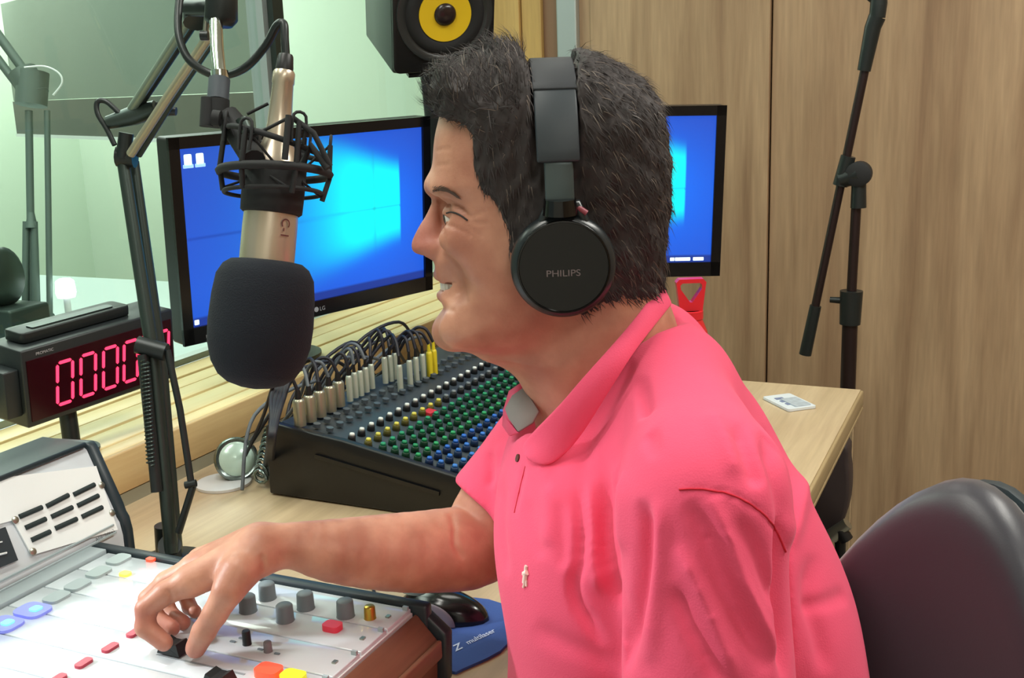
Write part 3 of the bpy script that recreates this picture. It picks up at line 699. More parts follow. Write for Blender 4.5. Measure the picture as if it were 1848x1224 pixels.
for i in range(22):   # small jack sockets
    y = my0+.03+i*.0262
    for xx in (-.915, -.893):
        MB().lathe((xx, y, .8545-(xx+.879)*.174-.003), ns, [(-.004, .0055), (.0015, .0055), (.0018, .003)], 10).build('jack_socket', mat('socket_grey', (92, 102, 108), .4, .4), mix)
# plugs
M_xlr = mat('xlr_nickel', (176, 172, 150), .32, .75); M_plugy = mat('plug_yellow', (216, 196, 40), .4)
M_plugl = mat('plug_light', (196, 206, 190), .35, .4)
M_cw = mat('cable_grey', (96, 104, 110), .5); M_cb = mat('cable_black', (34, 34, 42), .5)
CNT = {}
def plug(px, py, r, hgt, m, kind, i, cb):
    zb = .8585; c = HZ(px, py, zb); c[0] = min(max(c[0], -.975), -.90); c[2] = .859-(max(c[0]+.95, 0))*.17
    k_ = CNT.get(kind, 0); CNT[kind] = k_+1
    nth = ('nearer' if k_ == 0 else 'farther') if kind == 'y' else {'x': ['nearest', 'second', 'third', 'fourth', 'farthest'], 's': ['nearest', 'second', 'third', 'fourth', 'farthest'], 'f': ['nearest', 'second', 'third', 'fourth', 'fifth', 'sixth', 'farthest']}[kind][k_]
    lab = {'x': nth+' of the five thick nickel plugs in the black mixer', 's': nth+' of the five slim pale plugs midway along the black mixer',
           'f': nth+' of the seven pale plugs past the gap in the black mixer', 'y': nth+' of the two yellow plugs in the black mixer'}[kind]
    grp = {'x': 'thick nickel plugs in the mixer', 's': 'slim pale plugs in the mixer', 'f': 'pale plugs past the gap in the mixer', 'y': 'yellow plugs in the mixer'}[kind]
    t = empty('cable_plug', tuple(c), lab, 'plug', grp)
    MB().lathe(c, (0, 0, 1), [(0, r), (hgt*.8, r), (hgt*.88, r*.85), (hgt*.9, r*.6)], 14).build('plug_body', m, t)
    MB().lathe(c+[0, 0, hgt*.9], (0, 0, 1), [(0, r*.62), (hgt*.18, r*.5), (hgt*.3, r*.4)], 10).build('strain_boot', M_black if kind != 'y' else m, t)
    tp = c+[0, 0, hgt*1.17]; e = np.array([-1.10+RNG.uniform(-.02, .02), max(1.30, c[1]+RNG.uniform(-.10, .06)), ZD+.012+.003*(i % 4)])
    mid = np.array([tp[0]-.035+RNG.uniform(-.01, .01), tp[1]+RNG.uniform(-.02, .03), tp[2]+RNG.uniform(.008, .022)])
    MB().tube(catmull([tp, (tp+mid)/2+[.006, 0, .016], mid, [mid[0]-.05, (mid[1]+e[1])/2, (mid[2]+e[2])/2+.01], e], 6), .0027, 6).build('cord', cb, t)
ORD = ['nearest', 'second', 'third', 'fourth', 'fifth', 'sixth', 'farthest']
i = 0
for px, py in ((542, 766), (561, 758), (579, 749), (597, 740), (613, 731)): plug(px, py, .0088, .045, M_xlr, 'x', i, M_cw if i % 2 else M_cb); i += 1
for px, py in ((632, 722), (642, 716), (652, 712), (662, 706), (672, 700)): plug(px, py, .0048, .046, M_plugl, 's', i, M_cb if i % 2 else M_cw); i += 1
for px, py in ((696, 690), (706, 686), (714, 682), (746, 700), (754, 690), (765, 684), (778, 678)): plug(px, py, .0048, .050, M_plugl, 'f', i, M_cb); i += 1
for px, py in ((791, 672), (801, 668)): plug(px, py, .0056, .048, M_plugy, 'y', i, M_cb); i += 1
# loose cables behind the mixer
for k in range(7):
    y = 1.29+.055*k; a = RNG.uniform(-.02, .02, 3)
    cable('loose_cable', [(-1.03, y-.05, ZD+.006), (-1.05+a[0]*.5, y+.02, ZD+.10+.03*(k % 2)), (-1.02+a[1]*.3, y+.14, ZD+.125+.02*(k % 3)), (-1.05, y+.26, ZD+.07), (-1.06, y+.34, ZD+.006)], .003, M_cb if k % 3 else M_cw,
          ['nearest', 'second', 'third', 'fourth', 'fifth', 'sixth', 'farthest'][k]+' of seven loose cables arching behind the black mixer', 'cable', 'cable tangle behind the mixer')
for k in range(4):
    cable('hanging_cable', [q(520-5*k, 690, 1.62), q(512-7*k, 716, 1.60), q(500-3*k, 756, 1.56), q(492-2*k, 800, 1.545), HZ(490-4*k, 850, ZD+.008)], .0045, M_cb,
          ['right-hand', 'second', 'third', 'left-hand'][k]+' of four black cables falling at the mixer\'s near corner', 'cable', 'cable bundle at the mixer corner')
# silver earpiece and coiled cord
c = HZ(432, 872, ZD); ep = empty('silver_headset', tuple(c), 'silver-rimmed headset cup lying on the desk left of the black mixer', 'headset')
M_lens = mat('pale_disc', (206, 236, 222), .2, .1); M_rim = mat('rim_silver', (136, 150, 146), .22, .85)
nn = np.array([.75, -.66, .42]); nn /= np.linalg.norm(nn); cc = q(437, 853, 1.675)
cc = HZ(432, 872, ZD)+np.array([-.012, .012, .033])
MB().lathe(cc, nn, [(-.012, .020), (-.006, .032), (.004, .034), (.008, .031), (.006, .027)], 36).build('ear_cup', M_rim, ep)
MB().lathe(cc, nn, [(.0062, .0265), (.010, .022), (.0115, .001)], 32).build('cup_disc', M_lens, ep)
MB().lathe(cc-nn*.011, -nn, [(0, .022), (.014, .026), (.020, .018)], 28).build('ear_pad', M_rim, ep)
MB().lathe((c[0]-.02, c[1]-.012, ZD+.0005), (0, 0, 1), [(0, .042), (.004, .042), (.005, .038)], 32).build('reflection_disc', M_white, ep)  # white disc stands in for a reflection on the desk
pts = []
a = HZ(470, 870, ZD+.012); b_ = a+np.array([-.03, .075, .050])
for i in range(90):
    t = i/89; w_ = t*2*pi*9; pts.append(a+(b_-a)*t+np.array([cos(w_)*.012, 0, sin(w_)*.012+.004]))
cc2 = MB().tube(pts, .0026, 6).build('coiled_cord', M_rim, ep)

# ================================================================== BROADCAST CONSOLE
CZT = .83
con = empty('broadcast_console', (-.74, .4, ZD), 'large white broadcast console glowing on the desk under the man\'s hand', 'mixing console')
M_con = mat('console_white', (212, 220, 226), .10, coat=.5); M_con2 = mat('console_grey', (168, 182, 186), .3)
M_rimb = mat('console_rim', (40, 52, 58), .4)
cx0, cx1, cyf = -.945, -.52, .868
MB().box(cx0+.002, cx1-.002, -.6, cyf-.004, ZD+.002, CZT-.004).build('chassis', M_white, con, smooth=False)
MB().box(cx0, cx1+.012, cyf-.001, cyf+.012, ZD+.002, CZT+.004).build('end_rim', M_rimb, con, bevel=.003)
M_palm = wood('palm_wood', (112, 74, 56), (140, 98, 76), 'Y', 1.5, .45)
MB().add([(cx1, -.6, CZT-.004), (cx1+.024, -.6, CZT-.030), (cx1+.024, cyf, CZT-.030), (cx1, cyf, CZT-.004), (cx1, -.6, ZD+.003), (cx1+.021, -.6, ZD+.003), (cx1+.021, cyf, ZD+.003), (cx1, cyf, ZD+.003)],
         [(0, 1, 2, 3), (7, 6, 5, 4), (0, 4, 5, 1), (1, 5, 6, 2), (2, 6, 7, 3), (3, 7, 4, 0)]).build('palm_rest', M_palm, con, bevel=.003)
MB().box(cx1+.0245, cx1+.030, -.6, cyf-.004, CZT-.046, CZT-.027).build('palm_edge', M_palm, con, bevel=.002, label='lighter wooden lip of the palm rest')
MB().add([(cx1, cyf+.001, CZT+.001), (cx1+.032, cyf+.001, CZT-.024), (cx1+.032, cyf+.016, CZT-.024), (cx1, cyf+.016, CZT+.001), (cx1, cyf+.001, ZD+.002), (cx1+.029, cyf+.001, ZD+.002), (cx1+.029, cyf+.016, ZD+.002), (cx1, cyf+.016, ZD+.002)],
         [(0, 1, 2, 3), (7, 6, 5, 4), (0, 4, 5, 1), (1, 5, 6, 2), (2, 6, 7, 3), (3, 7, 4, 0)]).build('end_cheek', M_rimb, con, bevel=.003)
# channel strips
edge_px = [(404, 1103), (373, 1168), (440, 1065)]
ys_ = [cyf-.003]
ya = HZ(520, 1084, CZT)[1]; yb = HZ(500, 1130, CZT)[1]; yc = HZ(470, 1190, CZT)[1]
pitch_s = .0465
strips = []
y = cyf-.003; k = 0
while y > -.55:
    s = MB().box(cx0+.028, cx1-.004, y-pitch_s+.0016, y, CZT-.006, CZT).build('channel_strip', M_con, con, bevel=.001); strips.append((y-pitch_s, y, s)); y -= pitch_s
def strip_at(y):
    for a, b, s in strips:
        if a <= y <= b: return s
    return strips[0][2]
MB().box(cx0+.002, cx0+.026, -.6, cyf-.003, CZT-.006, CZT+.004).build('rear_channel', M_con2, con, bevel=.001)
M_kg = mat('knob_grey', (120, 132, 138), .55); M_kb = mat('knob_black', (24, 30, 32), .4)
def kn(px, py, r, hgt, m, nm='knob', n=20, flute=True):
    c = HZ(px, py, CZT); s = strip_at(c[1]); mb = MB(); c[2] = CZT
    mb.lathe(c, (0, 0, 1), [(0, r*1.05), (.001, r), (hgt*.92, r*.93), (hgt, r*.8)], n)
    return mb.build(nm, m, s)
for px, py in ((448, 1103), (515, 1120), (483, 1080), (552, 1098), (624, 1112)): kn(px, py, .0088, .017, M_kg)
kn(668, 1116, .0058, .013, mat('jack_gold', (200, 168, 70), .3, .8), 'jack_socket')
def btn(px, py, sx, sy, m, nm='button', hgt=.004, d=.0):
    c = HZ(px, py, CZT+hgt*.5); s = strip_at(c[1])
    return MB().rbox((c[0], c[1], CZT+hgt/2), (1, 0, 0), (0, 1, 0), (0, 0, 1), sx, sy, hgt/2, min(sx, sy)*.6).build(nm, m, s)
M_br = mat('btn_red2', (214, 60, 80), .4, emis=(220, 20, 50), es=.15); M_bo = mat('btn_orange', (255, 90, 60), .4, emis=(255, 70, 40), es=.6); M_by = mat('btn_yellow', (220, 225, 40), .4, emis=(230, 230, 10), es=.3)
btn(600, 1131, .009, .007, M_br, hgt=.006); btn(485, 1212, .012, .009, M_bo, hgt=.007); btn(529, 1222, .011, .008, M_by, hgt=.006)
kn(446, 1163, .0042, .014, M_kb, 'toggle'); kn(484, 1176, .0040, .010, mat('knob_dim', (130, 126, 130), .5), 'toggle')
for px, py in ((420, 1158), (436, 1152), (470, 1172), (500, 1180)): btn(px, py, .003, .0014, M_kg, 'mark', .0008)
# fader slots and caps
M_slot = mat('slot_dark', (150, 156, 160), .6)
for a, b, s in strips:
    ym = (a+b)/2
    if ym < HZ(400, 1165, CZT)[1]+.01: MB().box(-.70, -.60, ym-.0012, ym+.0012, CZT, CZT+.0004).build('fader_slot', M_slot, s, smooth=False)
    MB().box(cx1-.018, cx1-.014, ym-.0025, ym+.0025, CZT, CZT+.0016).build('screw', M_steel, s, smooth=False)
    MB().box(cx1-.010, cx1-.0045, b-.006, b-.003, CZT, CZT+.004).build('clip', M_con2, s, smooth=False)
def fader(px, py, rot=0):
    c = HZ(px, py, CZT+.008); s = strip_at(c[1])
    mb = MB(); mb.add([(c[0]-.013, c[1]-.009, CZT+.002), (c[0]+.013, c[1]-.009, CZT+.002), (c[0]+.013, c[1]+.009, CZT+.002), (c[0]-.013, c[1]+.009, CZT+.002),
        (c[0]-.009, c[1]-.0075, CZT+.013), (c[0]-.003, c[1]-.0075, CZT+.0105), (c[0]+.003, c[1]-.0075, CZT+.0105), (c[0]+.009, c[1]-.0075, CZT+.013),
        (c[0]-.009, c[1]+.0075, CZT+.013), (c[0]-.003, c[1]+.0075, CZT+.0105), (c[0]+.003, c[1]+.0075, CZT+.0105), (c[0]+.009, c[1]+.0075, CZT+.013)],
        [(3, 2, 1, 0), (0, 1, 7, 6, 5, 4), (2, 3, 8, 9, 10, 11), (0, 4, 8, 3), (1, 2, 11, 7), (4, 5, 9, 8), (5, 6, 10, 9), (6, 7, 11, 10)])
    mb.box(c[0]-.002, c[0]+.002, c[1]-.002, c[1]+.002, CZT, CZT+.003)
    f = mb.build('fader_cap', M_kb, s, smooth=False)
    return f
fader(314, 1164); fader(396, 1222)
# red key markers, blue lit keys, grey keys, orange lamps
M_mark = mat('marker_red', (196, 60, 84), .4)
for px, py in ((243, 1142), (199, 1169), (151, 1197), (104, 1226)): btn(px, py, .0045, .0085, M_mark, 'red_key', .003)
M_blue = mat('key_blue', (120, 170, 255), .4, emis=(70, 150, 255), es=3.0); M_bluek = mat('key_surround', (150, 160, 230), .4, emis=(90, 90, 255), es=.25)
for px, py in ((65, 1101), (14, 1126)):
    btn(px-6, py+1, .017, .014, M_bluek, 'blue_key', .003); btn(px, py, .0055, .0055, M_blue, 'key_lamp', .0045)
M_gk = mat('key_grey', (168, 182, 184), .4)
for px, py in ((214, 1010), (178, 1033), (140, 1056), (102, 1078)): btn(px, py, .010, .013, M_gk if px > 150 else M_con2, 'grey_key', .003)
btn(272, 1010, .005, .004, M_bo, 'lamp', .003); btn(226, 1036, .006, .005, mat('lamp_amber', (255, 200, 90), .4, emis=(255, 180, 60), es=.9), 'lamp', .003)
# meter bridge
by1 = .925
br = [(-.945, CZT-.004), (-.948, CZT+.012), (-.952, CZT+.018), (-.955, CZT+.028), (-.986, CZT+.098), (-.992, CZT+.102), (-1.05, CZT+.098), (-1.05, ZD+.004), (-.945, ZD+.004)]
MB().prism2(br, (0, (by1-.7)/2, 0), (1, 0, 0), (0, 0, 1), (0, 1, 0), (by1+.7)/2-.007).build('meter_bridge', M_con, con, bevel=.001)
brr = [(a+(.004 if a > -1 else -.003), z+(.004 if z > ZD+.03 else -.002)) for a, z in br]
mb_ = MB().prism2(brr, (0, by1, 0), (1, 0, 0), (0, 0, 1), (0, 1, 0), .0065).build('bridge_cheek', M_rimb, con, bevel=.003)
MB().box(-1.054, -.984, -.7, by1-.008, CZT+.1015, CZT+.108).build('bridge_top_rim', M_rimb, con, bevel=.002)
bo = np.array((-.955, 0, CZT+.028)); bd = np.array((-.031, 0, .070)); bd /= np.linalg.norm(bd); bn = np.array((bd[2], 0, -bd[0]))
def bp(px, py, off=.0006): return HP(px, py, bo+bn*off, bn)
pa = [bp(*p) for p in ((-70, 872), (172, 842), (211, 957), (56, 1003), (22, 940), (-70, 965))]
vs = [p+bn*o_ for o_ in (0, .0018) for p in pa]; n = 6
vp = MB().add(vs, [tuple(range(5, -1, -1)), tuple(range(6, 12))]+[(i, (i+1) % n, n+(i+1) % n, n+i) for i in range(n)]).build('vent_plate', mat('plate_white', (240, 246, 246), .3), con, smooth=False)
M_slotd = mat('slot_black', (30, 44, 46), .7)
for (a, b) in (((35, 933), (75, 916)), ((84, 914), (123, 894)), ((133, 893), (170, 875)), ((46, 953), (82, 937)), ((93, 933), (130, 916)), ((140, 913), (177, 895)), ((57, 975), (90, 960)), ((100, 954), (138, 937)), ((148, 933), (184, 916))):
    p0, p1 = bp(*a, .003), bp(*b, .003); MB().tube([p0, p1], .0030, 8).build('vent_slot', M_slotd, vp)
for px, py in ((183, 876), (27, 939), (59, 996), (202, 926)):
    MB().lathe(bp(px, py, .0022), bn, [(0, .0042), (.0014, .0040), (.002, .002)], 14).build('screw', M_steel, vp)
pa = [bp(*p, .001) for p in ((-60, 975), (8, 952), (31, 1012), (-60, 1050))]
vs = [p+bn*o_ for o_ in (0, .002) for p in pa]
dsp = MB().add(vs, [(3, 2, 1, 0), (4, 5, 6, 7), (0, 1, 5, 4), (1, 2, 6, 5), (2, 3, 7, 6), (3, 0, 4, 7)]).build('meter_window', M_rimb, con, smooth=False)
MB().tube([bp(-20, 1006, .004), bp(12, 998, .004)], .0012, 6).tube([bp(-20, 984, .004), bp(4, 978, .004)], .0008, 6).build('meter_needle', M_white, dsp)
text_mesh('console_name', 'AIR 2000', bp(186, 963, .0012)+bn*.0008-bd*.003, (0, 1, 0), bd, .0048, mat('print_dark', (90, 100, 104), .5), con, width=.030)
for z_, x_ in ((.0, -.9435), (.009, -.9462)):
    MB().box(x_, x_+.002, -.6, by1-.02, CZT+.004+z_, CZT+.006+z_).build('bridge_step', M_con2, con, smooth=False)

# lamp body added for the console spot, out of view on the sill
gl_ = empty('added_sill_lamp', (-1.30, .48, .838), 'small black lamp added on the window sill, out of view, to light the console', 'lamp')
MB().lathe((-1.30, .48, .838), (0, 0, 1), [(0, .045), (.010, .045), (.014, .008)], 28).build('base', M_metalblack, gl_)
MB().tube(catmull([(-1.30, .48, .85), (-1.33, .47, 1.0), (-1.34, .47, 1.14), (-1.30, .485, 1.20)], 8), .006, 10).build('gooseneck', M_metalblack, gl_)
dv = np.array((-.70, .58, .83))-np.array(ADDED_LAMP); dv /= np.linalg.norm(dv)
MB().lathe(np.array(ADDED_LAMP)-dv*.012, dv, [(-.035, .012), (-.03, .02), (.0, .033), (.001, .031), (-.02, .02), (-.025, .001)], 28).build('lamp_shade', M_metalblack, gl_)

# ================================================================== MOUSE AND PAD
pc = [HZ(*p, ZD) for p in ((742, 1128), (790, 1085), (905, 1094), (918, 1165), (836, 1212), (812, 1216), (742, 1195))]
pad = empty('mouse_pad', tuple(HZ(830, 1150, ZD)), 'blue mouse pad with white lettering on the desk beside the console', 'mouse pad')
o = MB().prism2([(p[0], p[1]) for p in catmull([x[:2] for x in pc], 4, True)], (0, 0, ZD+.002), (1, 0, 0), (0, 1, 0), (0, 0, 1), .0015).build('mat', mat('pad_blue', (52, 82, 150), .8, bump=.2, bscale=500), pad)
l0, l1 = HZ(818, 1172, ZD+.0037), HZ(896, 1136, ZD+.0037); ax = (l1-l0)/np.linalg.norm(l1-l0); ay = np.array([-ax[1], ax[0], 0]); Lg = np.linalg.norm(l1-l0)
M_pw = mat('print_white', (200, 215, 245), .7)
ztm = text_mesh('lettering', 'multilaser', l0+ax*Lg*.62, ax, ay, .0085, M_pw, pad, width=Lg*.66, shear=.2, bold=.012)
text_mesh('logo', 'Z', l0+ax*Lg*.10, ax, ay, .012, M_pw, pad, width=.016, shear=.5, bold=.02)
mc = HZ(800, 1110, ZD+.004); md = HZ(870, 1105, ZD)-HZ(740, 1090, ZD); md /= np.linalg.norm(md); mdy = np.array([-md[1], md[0], 0])
mo = empty('computer_mouse', tuple(mc), 'black and grey computer mouse on the blue pad, under the man\'s forearm', 'mouse')
def mouse_shell(sx, sy, sz, ofs, cut, nm, m):
    vs = []; fs = []; nu, nv_ = 20, 10; c = mc+md*ofs[0]+mdy*ofs[1]+[0, 0, ofs[2]]
    for j in range(nv_+1):
        ph = j/nv_*pi/2
        for i in range(nu):
            th = 2*pi*i/nu; r = cos(ph)**.7 if j < nv_ else 0
            x = cos(th)*r*sx*(1+.08*cos(2*th)); y = sin(th)*r*sy; z = sin(ph)*sz*(1-.25*max(0, cos(th))*r)
            vs.append(c+md*x+mdy*y+[0, 0, z])
    for j in range(nv_):
        for i in range(nu): fs.append((j*nu+i, j*nu+(i+1) % nu, (j+1)*nu+(i+1) % nu, (j+1)*nu+i))
    fs.append(tuple(range(nu-1, -1, -1)))
    return MB().add(vs, fs).build(nm, m, mo)
mouse_shell(.050, .028, .030, (.0, 0, 0), 0, 'shell', M_blackgloss)
mouse_shell(.026, .004, .025, (-.004, -.0265, .001), 0, 'side_grip', mat('grip_mauve', (120, 112, 122), .5))
mouse_shell(.020, .012, .010, (-.030, 0, .0255), 0, 'silver_top', mat('mouse_silver', (150, 165, 165), .25, .5))
MB().tube(catmull([mc-md*.05+[0, 0, .012], mc-md*.09+mdy*.02+[0, 0, .002], mc-md*.12+mdy*.07+[0, 0, .002]], 6), .002, 6).build('tail', M_black, mo)

# ================================================================== RED BOTTLE, PACKET
c = P(1246, 560, 1.86); bc = np.array([c[0], c[1], ZD])
M_red = mat('bottle_red', (214, 34, 44), .25, coat=.3); M_redc = mat('bottle_cap', (216, 40, 50), .3)
bt = empty('sports_bottle', tuple(bc), 'red sports bottle with a loop cap standing on the desk behind the man\'s shoulder', 'bottle')
MB().lathe(bc, (0, 0, 1), [(0, .030), (.004, .034), (.10, .034), (.14, .033), (.165, .028), (.182, .021), (.190, .0175), (.200, .0175)], 36).build('body', M_red, bt)
zt = P(1246, 500, 1.86)[2]; z0 = ZD+.198
hu = (zt-z0); oo = []
M_c = [(-.0185, 0), (.0185, 0), (.0235, hu*.72), (.025, hu*.9), (.020, hu), (-.020, hu), (-.025, hu*.9), (-.0235, hu*.72)]
ic = [(-.002, hu*.30), (.002, hu*.30), (.0175, hu*.70), (.018, hu*.82), (.0145, hu*.88), (-.0145, hu*.88), (-.018, hu*.82), (-.0175, hu*.70)]
vs = []
for y in (-.010, .010):
    for oo in (M_c, ic): vs += [bc+R0_*a+np.cross([0, 0, 1], R0_)*y+[0, 0, .198+z] for a, z in oo]
fs = []
for i in range(8):
    j = (i+1) % 8
    fs += [(i, j, 8+j, 8+i), (16+i, 24+i, 24+j, 16+j), (i, 16+i, 16+j, j), (8+i, 8+j, 24+j, 24+i)]
MB().add(vs, fs).build('loop_cap', M_redc, bt, smooth=False)
MB().lathe(bc+[0, 0, .186], (0, 0, 1), [(0, .0215), (.013, .0215), (.014, .018)], 28).build('cap_collar', M_redc, bt)
c = HZ(1424, 729, ZD); a0, a1 = HZ(1375, 713, ZD), HZ(1440, 745, ZD); ax = a1-a0; La = np.linalg.norm(ax); ax /= La; ay = np.array([-ax[1], ax[0], 0])
pk = empty('blister_packet', (c[0], c[1], ZD), 'small white packet lying on the free end of the desk', 'packet')
MB().rbox(c+[0, 0, .003], ax, ay, (0, 0, 1), .045, .028, .0022, .004).build('sleeve', mat('packet_white', (214, 222, 226), .45), pk)
MB().rbox(c+ax*.012+ay*.006+[0, 0, .0062], ax, ay, (0, 0, 1), .026, .016, .0010, .003).build('card', mat('packet_card', (190, 202, 210), .35, vary=.3, vscale=90), pk)
for k in range(3): MB().rbox(c+ax*(-.02+.018*k)-ay*.008+[0, 0, .0056], ax, ay, (0, 0, 1), .005, .008, .0006, .001).build('print_block', mat('packet_print', (120, 130, 160) , .5), pk)

# ================================================================== MICROPHONE FLOOR STAND
YS = 2.42
def s_(x, y): return HY(x, y, YS)
base = s_(1519, 1000); xb, yb_ = s_(1530, 700)[0], YS
ms = empty('floor_stand', (xb, YS, 0), 'black boom microphone stand standing behind the free end of the desk', 'microphone stand')
MB().tube([(xb, YS, .12), (xb, YS, s_(1535, 560)[2])], .0165, 16).build('lower_pole', mat('pole_brown', (42, 30, 30), .35, .3), ms)
MB().tube([(xb, YS, s_(1535, 570)[2]), s_(1547, 340)], .0105, 14).build('upper_pole', MATS['pole_brown'], ms)
MB().tube([(xb, YS, s_(1534, 585)[2]), (xb+.001, YS, s_(1536, 525)[2])], [.022, .024], 18).build('height_clutch', M_metalblack, ms)
MB().tube([s_(1528, 543), s_(1498, 541)], [.008, .0065], 12).build('clutch_knob', M_metalblack, ms)
MB().tube([s_(1549, 375), s_(1550, 330)], [.0165, .015], 16).build('top_sleeve', M_metalblack, ms)
e = s_(1550, 314); MB().lathe(e-[0, .02, 0], (0, 1, 0), [(0, .018), (.004, .026), (.036, .026), (.04, .02)], 24).build('boom_knob', M_blackmat, ms)
MB().tube([s_(1516, 325), s_(1548, 314)], [.018, .022], 14).build('boom_joint', M_metalblack, ms)
MB().tube([s_(1516, 335), s_(1531, 282)], .0155, 14).build('boom_clamp', M_metalblack, ms)
MB().tube([s_(1470, 560), s_(1561, 125)], .0092, 14).build('boom_pole', MATS['pole_brown'], ms)
MB().tube([s_(1453, 640), s_(1472, 552)], [.0135, .0125], 16).build('counterweight', M_metalblack, ms)
MB().tube([s_(1559, 128), s_(1575, 50), s_(1583, 30)], [.0135, .0165, .0175], 16).build('boom_grip', M_metalblack, ms)
MB().tube([s_(1583, 32), s_(1586, 5), s_(1590, -40)], [.016, .017, .010], 16).build('mic_clip', M_metalblack, ms)
MB().tube([s_(1583, 8), s_(1566, -6)], .006, 10).build('clip_screw', M_metalblack, ms)
MB().lathe((xb, YS, .10), (0, 0, 1), [(0, .02), (.01, .034), (.06, .034), (.075, .022)], 24).build('leg_hub', M_metalblack, ms)
for k in range(3):
    a = radians(30+120*k); MB().tube([(xb, YS, .13), (xb+cos(a)*.30, YS+sin(a)*.30, .012)], .009, 10).build('leg', M_metalblack, ms)
# dark padded thing under the desk end: a stool back
sb_ = empty('studio_stool', (-.28, 1.98, 0), 'dark brown rounded backrest of a stool pushed under the free end of the desk', 'stool')
M_stool = mat('stool_brown', (58, 48, 48), .6)
pts_ = [s__ for s__ in ((1400, 780), (1520, 790), (1534, 830), (1536, 880), (1528, 925), (1512, 948), (1460, 945), (1400, 930))]
v0 = 1.98; pp = catmull([HY(x, y, v0)[[0, 2]] for x, y in pts_], 5, True)
pp = [(a, min(z, ZD-.045)) for a, z in pp]
MB().prism2(pp, (0, v0, 0), (1, 0, 0), (0, 0, 1), (0, 1, 0), .028).build('backrest', M_stool, sb_, bevel=.006)
MB().tube([HY(1500, 968, 1.94), HY(1530, 945, 1.94)], [.014, .011], 12).build('height_knob', M_steel, sb_)
MB().tube([HY(1515, 955, 1.94), HY(1528, 975, 1.94)], .013, 12).build('bracket', M_black, sb_)
kx = HY(1518, 990, 1.96); MB().tube([HY(1516, 950, 1.96), (kx[0], 1.96, .43), (kx[0]-.10, 1.96, .40)], .011, 12).build('back_post', M_black, sb_)
MB().lathe((kx[0]-.22, 1.84, .38), (0, 0, 1), [(0, .17), (.03, .19), (.06, .18), (.075, .12), (.078, .01)], 32).build('seat', M_stool, sb_)
MB().tube([(kx[0]-.22, 1.84, .05), (kx[0]-.22, 1.84, .38)], .025, 14).build('column', M_black, sb_)
for k in range(5):
    a = radians(72*k); MB().tube([(kx[0]-.22, 1.84, .07), (kx[0]-.22+cos(a)*.22, 1.84+sin(a)*.16, .02)], [.018, .012], 10).build('leg', M_black, sb_)

# ================================================================== THE MAN
PO = P(1000, 400, .95)
fh = -R0_; nh = np.array([sin(YAW), -cos(YAW), 0.]); zh = np.array([0, 0, 1.])
def loc(p): v = np.array(p)-PO; return np.array([v@fh, v@nh, v@zh])
def wor(V): V = np.asarray(V); return PO+V[..., 0:1]*fh+V[..., 1:2]*nh+V[..., 2:3]*zh
def Lq(px, py, l=0.): return loc(HP(px, py, PO+nh*l, nh))       # pixel on the plane at lateral offset l
def Ld(px, py, d): return loc(P(px, py, d))
def poly(pts, l=0., n=4): return catmull([Lq(x, y, l)[[0, 2]] for x, y in pts], n, True)

# ---------------- head
base_pts = [(800, 190), (792, 215), (786, 240), (783, 262), (781, 290), (777, 318), (775, 336), (781, 350), (790, 368), (796, 392), (798, 420), (794, 446), (786, 462), (785, 475), (785.5, 487), (788, 498),
            (793, 506), (797, 514), (796, 521), (793, 530), (794, 538), (799, 547), (801, 556), (796, 570), (792.5, 585), (794, 600), (801, 615), (814, 627), (836, 631), (872, 640), (906, 650), (950, 655),
            (1010, 645), (1070, 610), (1130, 560), (1175, 505), (1192, 440), (1197, 380), (1196, 310), (1188, 240), (1160, 180), (1105, 138), (1030, 116), (950, 116), (880, 134), (830, 162)]
base_poly = poly(base_pts, 0, 3)
nose_poly = poly([(783, 345), (783, 356), (770, 386), (756, 409), (747, 427), (742.5, 440), (744, 451), (751, 457), (764, 461), (781, 465), (800, 466), (812, 452), (806, 420), (800, 390), (795, 362)], 0, 3)
H_ = .0019
lo, hi = (-.125, -.088, -.26), (.145, .088, .16)
G = grid(lo, hi, H_); A, L, B = G
A2, B2 = A[:, 0, :], B[0, :, :][0][None, :]
A2, B2 = np.broadcast_arrays(A[:, 0, :], B[:, 0, :])
s2 = sd_poly(A2, B2, base_poly)
bz = lambda py: Lq(900, py)[2]
zb_ = [bz(y) for y in (640, 600, 560, 500, 440, 380, 320, 240, 160, 110)]
wb_ = [.050, .056, .060, .0655, .069, .071, .072, .0735, .072, .068]
Wd = np.interp(B, zb_[::1], wb_)
aback = np.clip((Lq(1100, 400)[0]-A)/.10, 0, 1)
f = inflate(s2[:, None, :], L, Wd, .068, 2.25)
# brow ridge, cheekbone, jaw, chin
def up(f, g, k): return smin(f, g, k)
c = Lq(800, 338, .026); f = up(f, cone(A, abs(L), B, Lq(784, 337, .006), Lq(808, 343, .040), .0075, .006), .012)
f = up(f, ell(A, abs(L), B, Lq(842, 437, .047), (.022, .013, .017)), .018)
f = smax(f, -ell(A, abs(L), B, Lq(786, 520, .046), (.026, .021, .026)), .014)
f = up(f, ell(A, abs(L), B, Lq(900, 590, .043), (.045, .014, .017)), .022)
f = up(f, ell(A, L, B, Lq(808, 600, 0), (.0135, .018, .0135)), .012)
# eye sockets
f = smax(f, -ell(A, abs(L), B, Lq(797, 386, .027), (.022, .016, .0125)), .010)
f = smax(f, -ell(A, abs(L), B, Lq(792, 372, .014), (.010, .006, .012)), .008)
